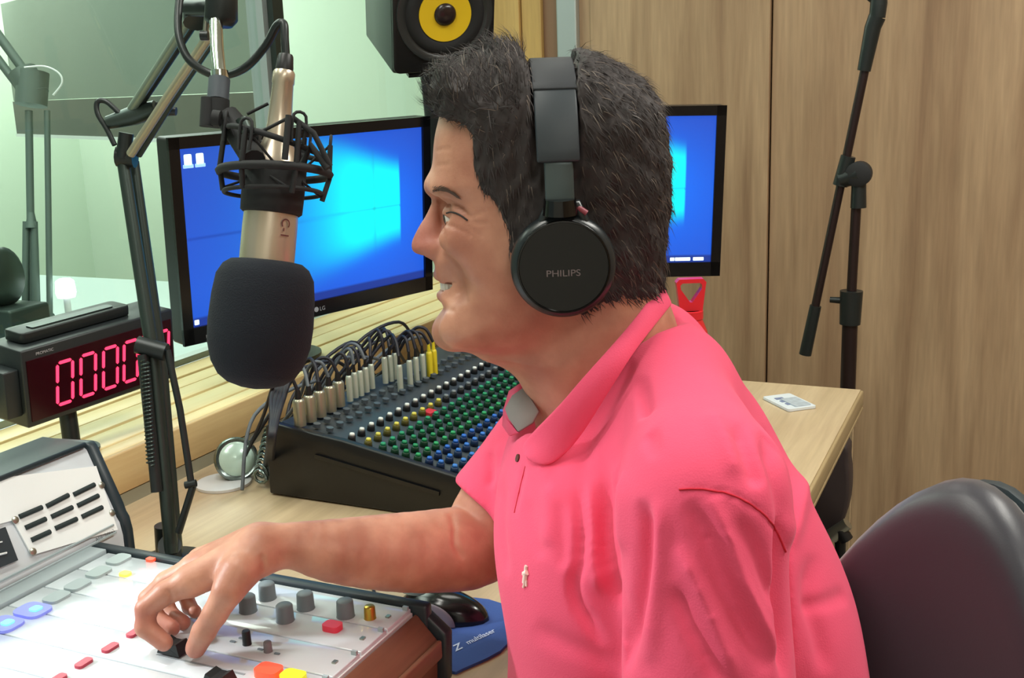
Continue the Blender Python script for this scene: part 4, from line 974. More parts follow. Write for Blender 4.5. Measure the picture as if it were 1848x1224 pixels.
# nose
sn = sd_poly(A2, B2, nose_poly)
Wn = np.interp(B, [bz(470), bz(450), bz(425), bz(390), bz(350)], [.0150, .0160, .0135, .0100, .0100])
fn = inflate(sn[:, None, :], L, Wn, .0125, 2.0)
f = smin(f, fn, .004)
f = up(f, ell(A, abs(L), B, Lq(786, 451, .0125), (.0110, .0062, .0085)), .005)
f = smax(f, -ell(A, abs(L), B, Lq(772, 462, .0070), (.0060, .0032, .0035)), .002)
# nasolabial fold and cheek crease
def groove(pl, r, k=.003):
    global f
    for i in range(len(pl)-1): f = smax(f, -cone(A, abs(L), B, pl[i], pl[i+1], r, r), k)
def proj_side(px, py, l0): # surface point near lateral l0
    return Lq(px, py, l0)
# lips & mouth
f = up(f, cone(A, abs(L), B, Lq(791, 497, .0), Lq(806, 501, .014), .0045, .0040), .004)
f = up(f, cone(A, abs(L), B, Lq(798, 533, .0), Lq(812, 529, .015), .0052, .0042), .004)
mc_ = [(Lq(793, 516, 0), .0046), (Lq(801, 517, .011), .0046), (Lq(813, 514, .0195), .0036), (Lq(825, 509, .027), .0012)]
for (a_, ra), (b_, rb) in zip(mc_[:-1], mc_[1:]): f = smax(f, -cone(A, abs(L), B, a_, b_, ra, rb), .0015)
# philtrum side / smile fold
# crow's feet and under-eye crease
# eyelids
ec = Lq(826, 391, .0305)
lid = ell(A, abs(L), B, ec, (.0134, .0134, .0134))
ap = ell(A, abs(L), B, (ec[0]+.011, ec[1]+.002, ec[2]-.0010), (.014, .0115, .0017))
lid = smax(lid, -ap, .0010)
f = smin(f, lid, .0035)
f = smax(f, -ell(A, abs(L), B, (ec[0]+.012, ec[1]+.001, ec[2]-.0008), (.010, .0105, .0020)), .0010)
# neck
neck_poly = poly([(872, 632), (905, 652), (932, 680), (948, 710), (962, 750), (985, 810), (1090, 850), (1240, 720), (1225, 600), (1188, 500), (1150, 420), (1000, 500), (930, 590)], 0, 4)
sk_ = sd_poly(A2, B2, neck_poly)
f = smin(f, inflate(sk_[:, None, :], L, .060, .055, 2.1), .014)
# Adam's apple, ear lump behind the cup
f = up(f, ell(A, abs(L), B, Lq(1030, 470, .070), (.017, .006, .030)), .004)
f = smax(f, -(B-(lo[2]+.006)), .001)
V, Q = snets(np.ascontiguousarray(f), lo, H_); V = smooth_mesh(V, Q, 2, .5)
N_ = vnormals(V, Q)
# fine wrinkles by the eye: push-in lines on the skin
def crease(V, N, lines, depth, width):
    W_ = wor(V); dd = W_-C_; dep = dd@F_; pxv = 924+FOC*(dd@R_)/dep; pyv = 612-FOC*(dd@U_)/dep
    near = (N[:, 1] > .05)
    D = np.zeros(len(V))
    for ln in lines:
        pts, dp, wd = ln[0], (ln[1] if len(ln) > 1 else depth), (ln[2] if len(ln) > 2 else width)
        pts = np.array([p[:2] for p in catmull([np.array(p+(0,)) if len(p) == 2 else p for p in pts], 5)])
        best = np.full(len(V), 1e9); tt = np.zeros(len(V)); n = len(pts)-1
        for i in range(n):
            e = pts[i+1]-pts[i]; t = np.clip(((pxv-pts[i][0])*e[0]+(pyv-pts[i][1])*e[1])/(e@e+1e-9), 0, 1)
            q_ = (pxv-pts[i][0]-t*e[0])**2+(pyv-pts[i][1]-t*e[1])**2; m = q_ < best
            best = np.where(m, q_, best); tt = np.where(m, (i+t)/n, tt)
        fade = np.clip(np.minimum(tt, 1-tt)*5, 0, 1)
        D += dp*np.exp(-best/(wd*wd))*fade*near
    return V-N*D[:, None]
face_lines = [([(796, 380), (798, 405), (801, 432), (804, 458)], .0011, 4.0), ([(796, 362), (816, 368), (836, 381), (850, 396)], .0016, 4.0), ([(838, 392), (858, 388), (880, 380)], .0009, 3.0), ([(838, 398), (860, 402), (884, 402)], .0009, 3.0), ([(836, 404), (856, 416), (874, 428)], .0008, 3.0),
              ([(812, 408), (828, 414), (842, 420), (850, 430)], .0010, 4.0), ([(806, 372), (822, 374), (838, 384)], .0012, 3.2), 
              ([(826, 516), (829, 524), (828, 534)], .0012, 4), ([(798, 458), (808, 468), (820, 486), (832, 506), (840, 530), (843, 552)], .0012, 5.5), ([(800, 556), (812, 560), (822, 560)], .0010, 5), ([(786, 358), (800, 364), (822, 372), (846, 386)], .0014, 4), ([(792, 400), (806, 406), (822, 408)], .0010, 4), ([(786, 300), (800, 297), (815, 297)], .0006, 3), ([(785, 272), (800, 269), (816, 270)], .0006, 3)]
V = crease(V, N_, face_lines, .0008, 3)
HV, HQ = V, Q

# ---------------- arm, hand
Ha = .0021
W0, E0, S0 = (470, 988, 1.020), (880, 990, 1.125), (1010, 780, 1.15)
arm_pts = [(478, 990, 1.018, .0200), (530, 985, 1.03, .0215), (600, 994, 1.045, .0295), (700, 997, 1.07, .0368), (790, 994, 1.095, .0405), (862, 980, 1.12, .0425), (905, 915, 1.135, .0450), (960, 850, 1.15, .048)]
pts_all = [Ld(*p[:3]) for p in arm_pts]
hb_ = np.array(pts_all+[Ld(*p) for p in ((250, 1110, 1.0), (350, 1190, .98), (300, 1040, 1.1), (470, 940, 1.0), (350, 1190, 1.1))])
lo = tuple(hb_.min(0)-.055); hi = tuple(hb_.max(0)+.05)
G = grid(lo, hi, Ha); A, L, B = G
f = None
arm_s = catmull(arm_pts, 3)
for i in range(len(arm_s)-1):
    g = cone(A, L, B, Ld(*arm_s[i][:3]), Ld(*arm_s[i+1][:3]), arm_s[i][3], arm_s[i+1][3]); f = g if f is None else smin(f, g, .0015)
def hp(x, y, d): return Ld(x, y, d)
def chain(pts, k=.004):
    global f
    g = None
    for a, b in zip(pts[:-1], pts[1:]):
        c_ = cone(A, L, B, hp(*a[:3]), hp(*b[:3]), a[3], b[3]); g = c_ if g is None else smin(g, c_, .003)
    return g
# palm: fan of cones from wrist to knuckles
palm = None
for a, b in (((462, 992, 1.015, .0190), (345, 1048, 1.010, .0155)), ((465, 985, 1.030, .0185), (352, 1024, 1.045, .0140)), ((468, 980, 1.040, .017), (362, 1012, 1.070, .0130)), ((470, 985, 1.045, .016), (385, 1006, 1.09, .0120)), ((455, 1010, 1.005, .0180), (420, 1050, .990, .0150))):
    g = cone(A, L, B, hp(*a[:3]), hp(*b[:3]), a[3], b[3]); palm = g if palm is None else smin(palm, g, .012)
f = smin(f, palm, .014)
idx_ = chain([(345, 1048, 1.010, .0135), (300, 1070, 1.008, .0110), (264, 1098, 1.008, .0098), (262, 1132, 1.006, .0092), (296, 1160, 1.004, .0082)])
mid_ = chain([(352, 1026, 1.045, .0130), (300, 1052, 1.050, .0108), (268, 1082, 1.055, .0096), (280, 1116, 1.05, .0090), (310, 1134, 1.04, .0080)])
rin_ = chain([(362, 1014, 1.070, .0120), (318, 1042, 1.080, .0102), (292, 1076, 1.085, .0092), (306, 1110, 1.075, .0086), (330, 1124, 1.06, .0076)])
pin_ = chain([(385, 1006, 1.090, .0105), (352, 1040, 1.100, .0088), (334, 1072, 1.100, .0080), (342, 1096, 1.09, .0072), (352, 1104, 1.08, .0066)])
thb = chain([(432, 1032, .990, .0170), (412, 1066, .982, .0138), (388, 1108, .985, .0112), (368, 1140, .992, .0108), (353, 1170, 1.000, .0094)])
for g in (mid_, rin_, pin_): f = smin(f, g, .0035)
f = smin(f, idx_, .004); f = smin(f, thb, .006)
# nails
nail = cone(A, L, B, hp(346, 1176, .991), hp(352, 1168, .990), .0045, .0045)
V, Q = snets(np.ascontiguousarray(f), lo, Ha); V = smooth_mesh(V, Q, 2, .5)
V = crease(V, vnormals(V, Q), [([(812, 925), (820, 950), (822, 985), (838, 1010)], .0022, 6), ([(300, 1062), (310, 1078), (306, 1098)], .0014, 3), ([(470, 1000), (476, 1016), (474, 1030)], .0014, 5), ([(262, 1112), (276, 1110), (290, 1104)], .0007, 3), ([(392, 1098), (402, 1106)], .0007, 3)], .001, 3)
AV, AQ = V, Q

# ---------------- near arm below sleeve, legs
Hc = .006
def cones_block(lst, lo, hi, h, k=.02, extra=None):
    G = grid(lo, hi, h); f = None
    for p, q_, r0, r1 in lst:
        g = cone(*G, p, q_, r0, r1); f = g if f is None else smin(f, g, k)
    if extra: f = extra(f, G)
    return snets(np.ascontiguousarray(f), lo, h)
SHN = Ld(1272, 902, .79); ELN = SHN+np.array([-.01, .035, -.30]); WRN = ELN+np.array([.20, -.08, -.06]); KNE = WRN+np.array([.05, 0, -.01])
lst = [(SHN+[0, 0, -.12], ELN, .043, .038), (ELN, WRN, .036, .026), (WRN, WRN+[.06, -.01, -.012], .026, .024)]
for k in range(4):
    st_ = WRN+np.array([.06, -.030+.018*k, -.012]); lst += [(st_, st_+[.045+.008*(k in (1, 2)), 0, -.006], .0098, .009), (st_+[.045+.008*(k in (1, 2)), 0, -.006], st_+[.066+.008*(k in (1, 2)), 0, -.022], .009, .008)]
lst += [(WRN+[.01, -.03, -.005], WRN+[.055, -.055, -.012], .013, .011), (WRN+[.055, -.055, -.012], WRN+[.085, -.058, -.02], .010, .009)]
V3, Q3 = cones_block(lst, tuple(ELN+[-.08, -.17, -.16]), tuple(ELN+[.40, .12, .24]), .0035, .008)
n1, n2 = len(HV), len(HV)+len(AV)
allV = np.concatenate([HV, AV, V3]); allQ = np.concatenate([HQ, AQ+n1, Q3+n2])

man_o = wor(np.array([0, 0, 0.])); man = empty('person', (man_o[0]+.02, man_o[1], 0), 'smiling man in a coral red polo shirt seated at the console, hand on a fader', 'person')
def skin_mat():
    m = bpy.data.materials.new('skin'); m.use_nodes = True; nt = m.node_tree; b = nt.nodes['Principled BSDF']
    tc = nt.nodes.new('ShaderNodeTexCoord'); n = nt.nodes.new('ShaderNodeTexNoise'); n.inputs['Scale'].default_value = 28; n.inputs['Detail'].default_value = 5
    nt.links.new(tc.outputs['Object'], n.inputs['Vector'])
    r = nt.nodes.new('ShaderNodeValToRGB'); e = r.color_ramp.elements; e[0].position = .35; e[1].position = .68
    e[0].color = lin((176, 118, 96)); e[1].color = lin((206, 150, 124))
    nt.links.new(n.outputs['Fac'], r.inputs['Fac'])
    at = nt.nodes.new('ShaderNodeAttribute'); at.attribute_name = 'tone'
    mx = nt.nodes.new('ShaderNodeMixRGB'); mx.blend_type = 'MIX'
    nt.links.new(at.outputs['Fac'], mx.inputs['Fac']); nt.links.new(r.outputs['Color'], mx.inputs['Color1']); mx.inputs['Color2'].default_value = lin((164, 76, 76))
    nt.links.new(mx.outputs['Color'], b.inputs['Base Color'])
    n2 = nt.nodes.new('ShaderNodeTexNoise'); n2.inputs['Scale'].default_value = 420; nt.links.new(tc.outputs['Object'], n2.inputs['Vector'])
    bp_ = nt.nodes.new('ShaderNodeBump'); bp_.inputs['Strength'].default_value = .18; bp_.inputs['Distance'].default_value = .0008
    nt.links.new(n2.outputs['Fac'], bp_.inputs['Height']); nt.links.new(bp_.outputs['Normal'], b.inputs['Normal'])
    b.inputs['Roughness'].default_value = .48; b.inputs['Subsurface Weight'].default_value = .12; b.inputs['Subsurface Radius'].default_value = (.010, .004, .002); b.inputs['Subsurface Scale'].default_value = 1
    return m
M_skin = skin_mat()
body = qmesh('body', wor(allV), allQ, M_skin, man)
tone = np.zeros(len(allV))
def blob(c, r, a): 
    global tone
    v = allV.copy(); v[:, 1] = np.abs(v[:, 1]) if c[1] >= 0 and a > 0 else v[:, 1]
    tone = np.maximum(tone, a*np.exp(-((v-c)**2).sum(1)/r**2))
blob(Lq(752, 435, .0), .030, .62); blob(Lq(965, 640, .05), .045, .30); blob(Lq(800, 499, .010), .010, .55); blob(Lq(803, 534, .010), .010, .6); blob(Lq(850, 450, .05), .022, .18)  # neck blob: jaw shade and red shirt bounce painted into the skin
for p in ((296, 1160, 1.004), (262, 1112, 1.008), (310, 1128, 1.04), (353, 1170, 1.0), (330, 1120, 1.06)):
    c = Ld(*p); tone = np.maximum(tone, .42*np.exp(-((allV-c)**2).sum(1)/.016**2))
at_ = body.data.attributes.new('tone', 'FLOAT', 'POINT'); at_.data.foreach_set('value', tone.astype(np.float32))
# eyes
M_eye = mat('eye_white', (226, 218, 210), .15, coat=.6); M_iris = mat('iris_brown', (54, 34, 24), .15, coat=.8)
for sgn in (1, -1):
    e_ = wor(np.array([ec[0], ec[1]*sgn, ec[2]])); eo = MB().lathe(e_-fh*.0118, fh, [(.0118-.0118*cos(t), .0118*sin(t)) for t in np.linspace(.02, pi-.02, 16)], 24).build('eye', M_eye, body)
    d_ = fh+zh*(-.12)+nh*.06*sgn; d_ /= np.linalg.norm(d_)
    MB().lathe(e_, d_, [(.0095, .0058), (.0112, .0050), (.0122, .002), (.0124, .0002)], 20).build('iris', M_iris, eo)
# teeth
M_teeth = mat('teeth', (236, 232, 222), .25)
tp_ = [];  c = Lq(799, 515, 0)
arcs = [wor(np.array([c[0]-.0165*(s*s), .0205*s, c[2]+.0002])) for s in np.linspace(-1, 1, 13)]
tm = MB()
for i in range(12):
    a, b = arcs[i], arcs[i+1]; m_ = (a+b)/2; dx = (b-a)/np.linalg.norm(b-a); tm.obox(m_-zh*.0002, dx, np.cross(zh, dx), zh, np.linalg.norm(b-a)*.47, .0022, .0034)
tm.build('teeth', M_teeth, body, bevel=.0006)
MB().lathe(wor(Lq(826, 520, 0)), zh, [(-.008, .01), (.008, .01)], 12).build('tongue', mat('mouth_dark', (70, 24, 24), .6), body)
# thumb nail
# eyebrow hairs
def tris_ribbon(mb, p0, p1, p2, wv, w):
    mb.add([p0-wv*w, p0+wv*w, p1+wv*w*.8, p1-wv*w*.8, p2], [(0, 1, 2, 3), (3, 2, 4)])
bvh_b = BVHTree.FromPolygons([Vector(v) for v in wor(HV)], [tuple(int(i) for i in q_) for q_ in HQ])
def hit(bvh, px, py):
    r = ray(px, py); r = r/np.linalg.norm(r); h = bvh.ray_cast(Vector(C_), Vector(r), 5)
    return (np.array(h[0]), np.array(h[1])) if h[0] is not None else (None, None)
M_hair = mat('hair_brown', (62, 56, 56), .62, spec=.28, vary=.35, vscale=60)
M_hair2 = mat('hair_sheen', (96, 84, 76), .5, spec=.35)  # lighter brown-grey: the sheen of the hair put into its colour
eb, eb2 = MB(), MB()
for i in range(130):
    t = RNG.uniform(0, 1); px = 781+40*t; py = 344-4*sin(t*2.6)+9*t*t+RNG.uniform(-3.2, 3.2)*(1-.5*t)
    h, n_ = hit(bvh_b, px, py)
    if h is None: continue
    d_ = -fh*.8+zh*(.35-.7*t)+nh*.2; d_ = d_-n_*(d_@n_); d_ /= np.linalg.norm(d_); w_ = np.cross(d_, n_); w_ /= max(np.linalg.norm(w_), 1e-6)
    tris_ribbon(eb, h, h+d_*.004+n_*.0016, h+d_*.008+n_*.0010, w_, .00042)
    m3 = [wor(loc(v_)*np.array([1, -1, 1])) for v_ in (h, h+d_*.004+n_*.0016, h+d_*.008+n_*.0010)]; tris_ribbon(eb2, *m3, w_-2*nh*(w_@nh), .00042)
eb.build('eyebrow', mat('brow_brown', (84, 62, 52), .6), body)
eb2.build('eyebrow', MATS['brow_brown'], body)
lash = []
for p in catmull([np.array((806., 382., 0)), np.array((816., 380., 0)), np.array((830., 385., 0)), np.array((844., 395., 0))], 5):
    h, n_ = hit(bvh_b, p[0], p[1]+3)
    if h is not None: lash.append(h+n_*.0004)
lash2 = [wor(loc(v_)*np.array([1, -1, 1])) for v_ in lash]
if len(lash) > 2: MB().tube(lash, .0007, 6).tube(lash2, .0007, 6).build('eyelashes', M_hair, body)

# ---------------- hair
hair_sil = [(771, 158), (778, 140), (792, 120), (815, 107), (845, 98), (872, 86), (895, 76), (918, 72), (934, 80), (944, 98), (952, 112), (1030, 112), (1034, 90), (1048, 84), (1075, 92), (1105, 104), (1140, 128), (1170, 152), (1192, 190), (1204, 240),
            (1210, 300), (1208, 360), (1202, 420), (1198, 470), (1192, 515), (1150, 545), (1110, 560), (1060, 560), (1000, 520), (950, 470), (926, 446), (919, 425), (913, 400), (905, 378), (895, 352), (876, 332), (864, 305), (858, 270), (856, 240), (846, 222), (822, 214), (800, 210), (782, 202), (770, 182)]
hp_ = poly(hair_sil, 0, 3)
Hh = .0021
lo, hi = (-.130, -.092, -.10), (.135, .092, .185); G = grid(lo, hi, Hh); A, L, B = G
A2, B2 = np.broadcast_arrays(A[:, 0, :], B[:, 0, :])
sh = sd_poly(A2, B2, hp_)
top_pts = [p for p in base_pts]
vol_poly = poly([(771, 158), (778, 140), (792, 120), (815, 107), (845, 98), (872, 86), (895, 76), (918, 72), (938, 78), (1034, 86), (1048, 84), (1075, 92), (1105, 104), (1140, 128), (1170, 152), (1192, 190), (1204, 240), (1210, 300), (1208, 360), (1204, 420), (1200, 470), (1192, 530),
                 (1120, 600), (1000, 660), (880, 650), (800, 600), (775, 480), (775, 350), (778, 260), (776, 200)], 0, 3)
sv = sd_poly(A2, B2, vol_poly)
zb2 = [bz(y) for y in (560, 500, 440, 380, 300, 220, 150, 90)]
Wh = np.interp(B, zb2, [.0600, .0668, .0715, .0735, .0775, .0800, .0790, .074])
f = inflate(sv[:, None, :], L, Wh, .072, 2.3)
f = smax(f, full(-sh[:, None, :], G)*1.0-.000, .006)
# groove where the band presses
bA0, bA1 = Lq(1033, 200)[0], Lq(954, 200)[0]
sb_h = sd_poly(A2, B2, base_poly); Wd_h = np.interp(B, zb_, wb_)
inner = inflate(sb_h[:, None, :], L, Wd_h, .068, 2.25)-.0028
band = np.maximum(np.maximum(bA0-A, A-bA1), -(B-bz(420)))
f = smax(f, -np.maximum(full(band, G), -inner), .003)
# flow displacement: streaky noise
V, Q = snets(np.ascontiguousarray(f), lo, Hh); V = smooth_mesh(V, Q, 1, .4); N_ = vnormals(V, Q)
def flow(v):
    """local combing direction on the hair (a forward, l lateral, b up)"""
    a, l, b = v; front = a > Lq(945, 150)[0]
    if front:
        t = np.clip((b-bz(300))/(bz(110)-bz(300)), 0, 1)
        return np.array([.30*t-.25*(1-t), 0, 1.2*t-.9*(1-t)]) if abs(l) > .03 else np.array([.75, 0, .55])
    return np.array([-.62, 0, -.75])
disp = np.zeros(len(V)); wv_ = wor(V)
for i in range(len(V)):
    a, l, b = V[i]
    disp[i] = mnoise.noise(Vector((a*230+b*60, l*150, b*75-a*90)))*.0022+mnoise.noise(Vector((a*70, l*70+9, b*55)))*.0022
edge = np.clip((V[:, 0]-Lq(1215, 300)[0])/.02, 0, 1)
V = V+N_*(disp)[:, None]
hair = qmesh('hair', wor(V), Q, M_hair, man)
bvh_h = BVHTree.FromPolygons([Vector(v) for v in wor(V)], [tuple(int(i) for i in q_) for q_ in Q])
st_d, st_l = MB(), MB()
NH = vnormals(V, Q); pick = RNG.choice(len(V), 15000, replace=False)
bandlo, bandhi = bA0-.001, bA1+.001
for i in pick:
    v, n_ = V[i], NH[i]
    sdh = 1.0
    if bandlo < v[0] < bandhi and v[2] > bz(420): continue
    if v[1] < -.02 and RNG.uniform() > .35: continue
    d_ = flow(v)+RNG.normal(0, .22, 3); d_ = d_-n_*(d_@n_); nd = np.linalg.norm(d_)
    if nd < 1e-3: continue
    d_ /= nd; front = v[0] > bandhi; topf = front and v[2] > bz(200)
    Ln = RNG.uniform(.012, .024) if topf else RNG.uniform(.008, .018)
    lift = .42 if topf else .16
    if front and not topf: Ln *= .7
    if (v[0] < bandhi+.02 and v[0] > bandhi) and d_[0] < 0: d_[0] *= .2
    p0 = v-n_*.0012; p1 = v+d_*Ln*.5+n_*Ln*lift*.5; p2 = v+d_*Ln+n_*Ln*lift*.55+np.array([0, 0, -.001])
    w_ = np.cross(d_, n_); w_ /= max(np.linalg.norm(w_), 1e-6)
    mbx = st_l if RNG.uniform() < (.10 if v[0] > bandlo else .16) else st_d
    P0, P1, P2 = wor(p0), wor(p1), wor(p2); wv = w_[0]*fh+w_[1]*nh+w_[2]*zh
    tris_ribbon(mbx, P0, P1, P2, wv, .00042)
o = st_d.build('hair_strands', M_hair, hair); o['kind'] = 'stuff'
o = st_l.build('sheen_strands', M_hair2, hair); o['kind'] = 'stuff'; o['label'] = 'lighter strands put in as sheen on the dark hair'

# ---------------- polo shirt
Hs = .0042
tor = [(940, 742), (918, 800), (902, 850), (893, 905), (890, 960), (894, 1010), (903, 1065), (914, 1130), (918, 1200), (910, 1300), (900, 1400), (915, 1520), (1050, 1560), (1330, 1570), (1480, 1500), (1530, 1380), (1552, 1260), (1546, 1180), (1530, 1080),
       (1502, 985), (1458, 892), (1408, 800), (1356, 714), (1297, 648), (1245, 604), (1203, 570), (1160, 575), (1080, 650), (1010, 730)]
tp2 = poly(tor, 0, 3)
lo, hi = (-.335, -.325, -.62), (.13, .325, -.045); G = grid(lo, hi, Hs); A, L, B = G
A2, B2 = np.broadcast_arrays(A[:, 0, :], B[:, 0, :])
st2 = sd_poly(A2, B2, tp2)
Wt = np.interp(B, [bz(1500), bz(1250), bz(1050), bz(900), bz(780), bz(660), bz(560)], [.175, .172, .176, .172, .148, .098, .050])
f = inflate(st2[:, None, :], L, Wt, .115, 2.3)
shF = np.array([SHN[0]+.045, -SHN[1], SHN[2]+.01]) # far shoulder
f = smin(f, cone(A, L, B, SHN+[0, -.018, .002], SHN*[1, .25, 1]+[.0, 0, .052], .056, .042), .05)
f = smin(f, cone(A, L, B, shF+[0, .01, 0], SHN*[1, -.25, 1]+[.0, 0, .052], .056, .042), .035)
# near sleeve
slE = SHN+np.array([.0, .030, -.235])
sl = cone(A, L, B, SHN, slE, .057, .0660); sl = smax(sl, (SHN[2]-.215)-B, .004)
f = smin(f, sl, .026)
# far sleeve
fa, fb = Ld(1005, 790, 1.14), Ld(912, 905, 1.135); dirf = (fb-fa)/np.linalg.norm(fb-fa)
fs_ = cone(A, L, B, fa, fb+dirf*.03, .058, .054)
cut = Ld(878, 915, 1.135); fs_ = smax(fs_, (A-cut[0])*dirf[0]+(L-cut[1])*dirf[1]+(B-cut[2])*dirf[2], .003)
f = smin(f, fs_, .018)
# neck opening
nk0, nk1 = Lq(1015, 700), Lq(1075, 560)
f = smax(f, -cone(A, L, B, Lq(975, 690)+[0, 0, 0], Lq(1105, 480), .056, .078), .006)
f = smax(f, -(B-(lo[2]+.012)), .004)
V, Q = snets(np.ascontiguousarray(f), lo, Hs); V = smooth_mesh(V, Q, 3, .5)
# subdivide once by a fresh mesh modifier later; creases first
N_ = vnormals(V, Q)
seam = [([(1226, 884), (1262, 883), (1312, 891), (1350, 908), (1379, 930), (1402, 960), (1417, 996)], .0020, 3.0)]
folds = [
    ([(1375, 770), (1402, 850), (1413, 900), (1417, 945)], .0050, 13), ([(1417, 925), (1412, 985), (1415, 1060), (1417, 1140), (1416, 1230)], .010, 9),
    ([(1440, 800), (1452, 860), (1440, 930), (1428, 990)], -.004, 14),
    ([(1240, 905), (1268, 960), (1300, 1040), (1345, 1130), (1390, 1215)], .0055, 13), ([(1278, 895), (1310, 960), (1335, 1030), (1375, 1120), (1408, 1190)], -.0050, 12),
    ([(1330, 935), (1362, 985), (1385, 1045), (1405, 1100)], .0045, 10), ([(1225, 985), (1262, 1060), (1300, 1150), (1330, 1230)], -.0055, 14),
    ([(1215, 1060), (1238, 1120), (1275, 1190), (1300, 1240)], .0055, 13),
    ([(1154, 905), (1163, 960), (1156, 1050), (1140, 1130), (1128, 1215)], .010, 13), ([(1186, 900), (1188, 990), (1180, 1090), (1172, 1200)], -.005, 16),
    ([(1046, 880), (1048, 950), (1043, 1015), (1034, 1052), (1040, 1090), (1066, 1130), (1090, 1165)], .0085, 10), ([(1068, 860), (1070, 950), (1072, 1020), (1085, 1070)], -.0060, 11),
    ([(1088, 820), (1094, 900), (1095, 980), (1108, 1050), (1126, 1100)], .0055, 10), ([(1112, 830), (1118, 920), (1122, 1000)], -.004, 10),
    ([(960, 1130), (1010, 1160), (1060, 1180), (1110, 1205)], .0028, 16),
    ([(1140, 650), (1120, 690), (1090, 745), (1062, 800), (1050, 860)], .0038, 12), ([(1152, 680), (1160, 720), (1170, 770), (1178, 830)], .0045, 12),
    ([(912, 860), (906, 920), (905, 980), (912, 1040)], .004, 7), ([(880, 815), (886, 850), (884, 880)], .004, 6), ([(898, 800), (900, 850), (896, 890)], -.003, 6),
    ([(1330, 760), (1355, 830), (1370, 880)], .0045, 13), ([(1280, 740), (1310, 800), (1330, 860)], -.0030, 14),
    ([(1470, 1000), (1462, 1080), (1480, 1150), (1490, 1215)], .0045, 15), ([(1450, 1100), (1500, 1085), (1530, 1070)], .003, 12),
    ([(950, 900), (960, 960), (975, 1010)], .002, 12), ([(990, 870), (992, 930), (985, 990)], -.0028, 14), ([(1010, 900), (1015, 970), (1012, 1030)], .003, 11),
]
folds = [(a, b*(1.3 if a[0][0] > 1200 else 1.0), c) for a, b, c in folds]
V = crease(V, N_, folds+[([(948, 838), (941, 870), (934, 900), (929, 925)], .003, 3.0)], .004, 8)
V = smooth_mesh(V, Q, 1, .5)
N_ = vnormals(V, Q); V = crease(V, N_, seam, .002, 3)
dn = np.array([mnoise.noise(Vector((v[0]*14, v[1]*14+5, v[2]*9)))*.0035 for v in V]); V = V+vnormals(V, Q)*dn[:, None]
def cloth_mat():
    m = bpy.data.materials.new('polo_coral'); m.use_nodes = True; nt = m.node_tree; b = nt.nodes['Principled BSDF']
    b.inputs['Base Color'].default_value = (.86, .095, .190, 1); b.inputs['Roughness'].default_value = .85; b.inputs['Specular IOR Level'].default_value = .2
    b.inputs['Sheen Weight'].default_value = .22; b.inputs['Sheen Roughness'].default_value = .5; b.inputs['Sheen Tint'].default_value = (1, .45, .6, 1)
    tc = nt.nodes.new('ShaderNodeTexCoord'); n2 = nt.nodes.new('ShaderNodeTexVoronoi'); n2.inputs['Scale'].default_value = 700; nt.links.new(tc.outputs['Object'], n2.inputs['Vector'])
    bp_ = nt.nodes.new('ShaderNodeBump'); bp_.inputs['Strength'].default_value = .25; bp_.inputs['Distance'].default_value = .0005
    nt.links.new(n2.outputs['Distance'], bp_.inputs['Height']); nt.links.new(bp_.outputs['Normal'], b.inputs['Normal'])
    return m
M_polo = cloth_mat(); MATS['polo'] = M_polo
M_polod = mat('polo_seam', (200, 24, 50), .85)
shirt = qmesh('polo_shirt', wor(V), Q, M_polo, man); shirt['label'] = 'coral red short-sleeved polo shirt'
sd = shirt.modifiers.new('Subdivision', 'SUBSURF'); sd.levels = 1; sd.render_levels = 1
bvh_s = BVHTree.FromPolygons([Vector(v) for v in wor(V)], [tuple(int(i) for i in q_) for q_ in Q])
# stitched seam line, placket edge
def line_on(bvh, pts, off, n=6):
    out = []
    for p in catmull([np.array(p+(0,), float) for p in pts], n):
        h, n_ = hit(bvh, p[0], p[1])
        if h is not None: out.append(h+n_*off)
    return out
MB().tube(line_on(bvh_s, seam[0][0], .0006), .0007, 6).build('shoulder_seam', M_polod, shirt)
MB().tube(line_on(bvh_s, [(948, 842), (941, 870), (934, 900), (928, 926)], -.0002), .0007, 6).build('placket_edge', M_polod, shirt)
h, n_ = hit(bvh_s, 935, 827)
if h is not None: MB().lathe(h, n_, [(-.001, .0036), (.0012, .0034), (.0009, .002)], 16).build('button', mat('button_brown', (90, 30, 24), .4), shirt)
# emblem: small embroidered figure
em = MB()
for a, b, r in (((951, 1021), (950, 1030), .0016), ((947, 1036), (953, 1033), .0024), ((950, 1034), (948, 1052), .0022), ((948, 1052), (946, 1060), .0012), ((951, 1048), (951, 1058), .0010)):
    p = line_on(bvh_s, [a, b], .0006, 2)
    if len(p) > 1: em.tube(p, r, 6)
em.build('emblem', mat('emblem_cream', (250, 214, 206), .7), shirt)

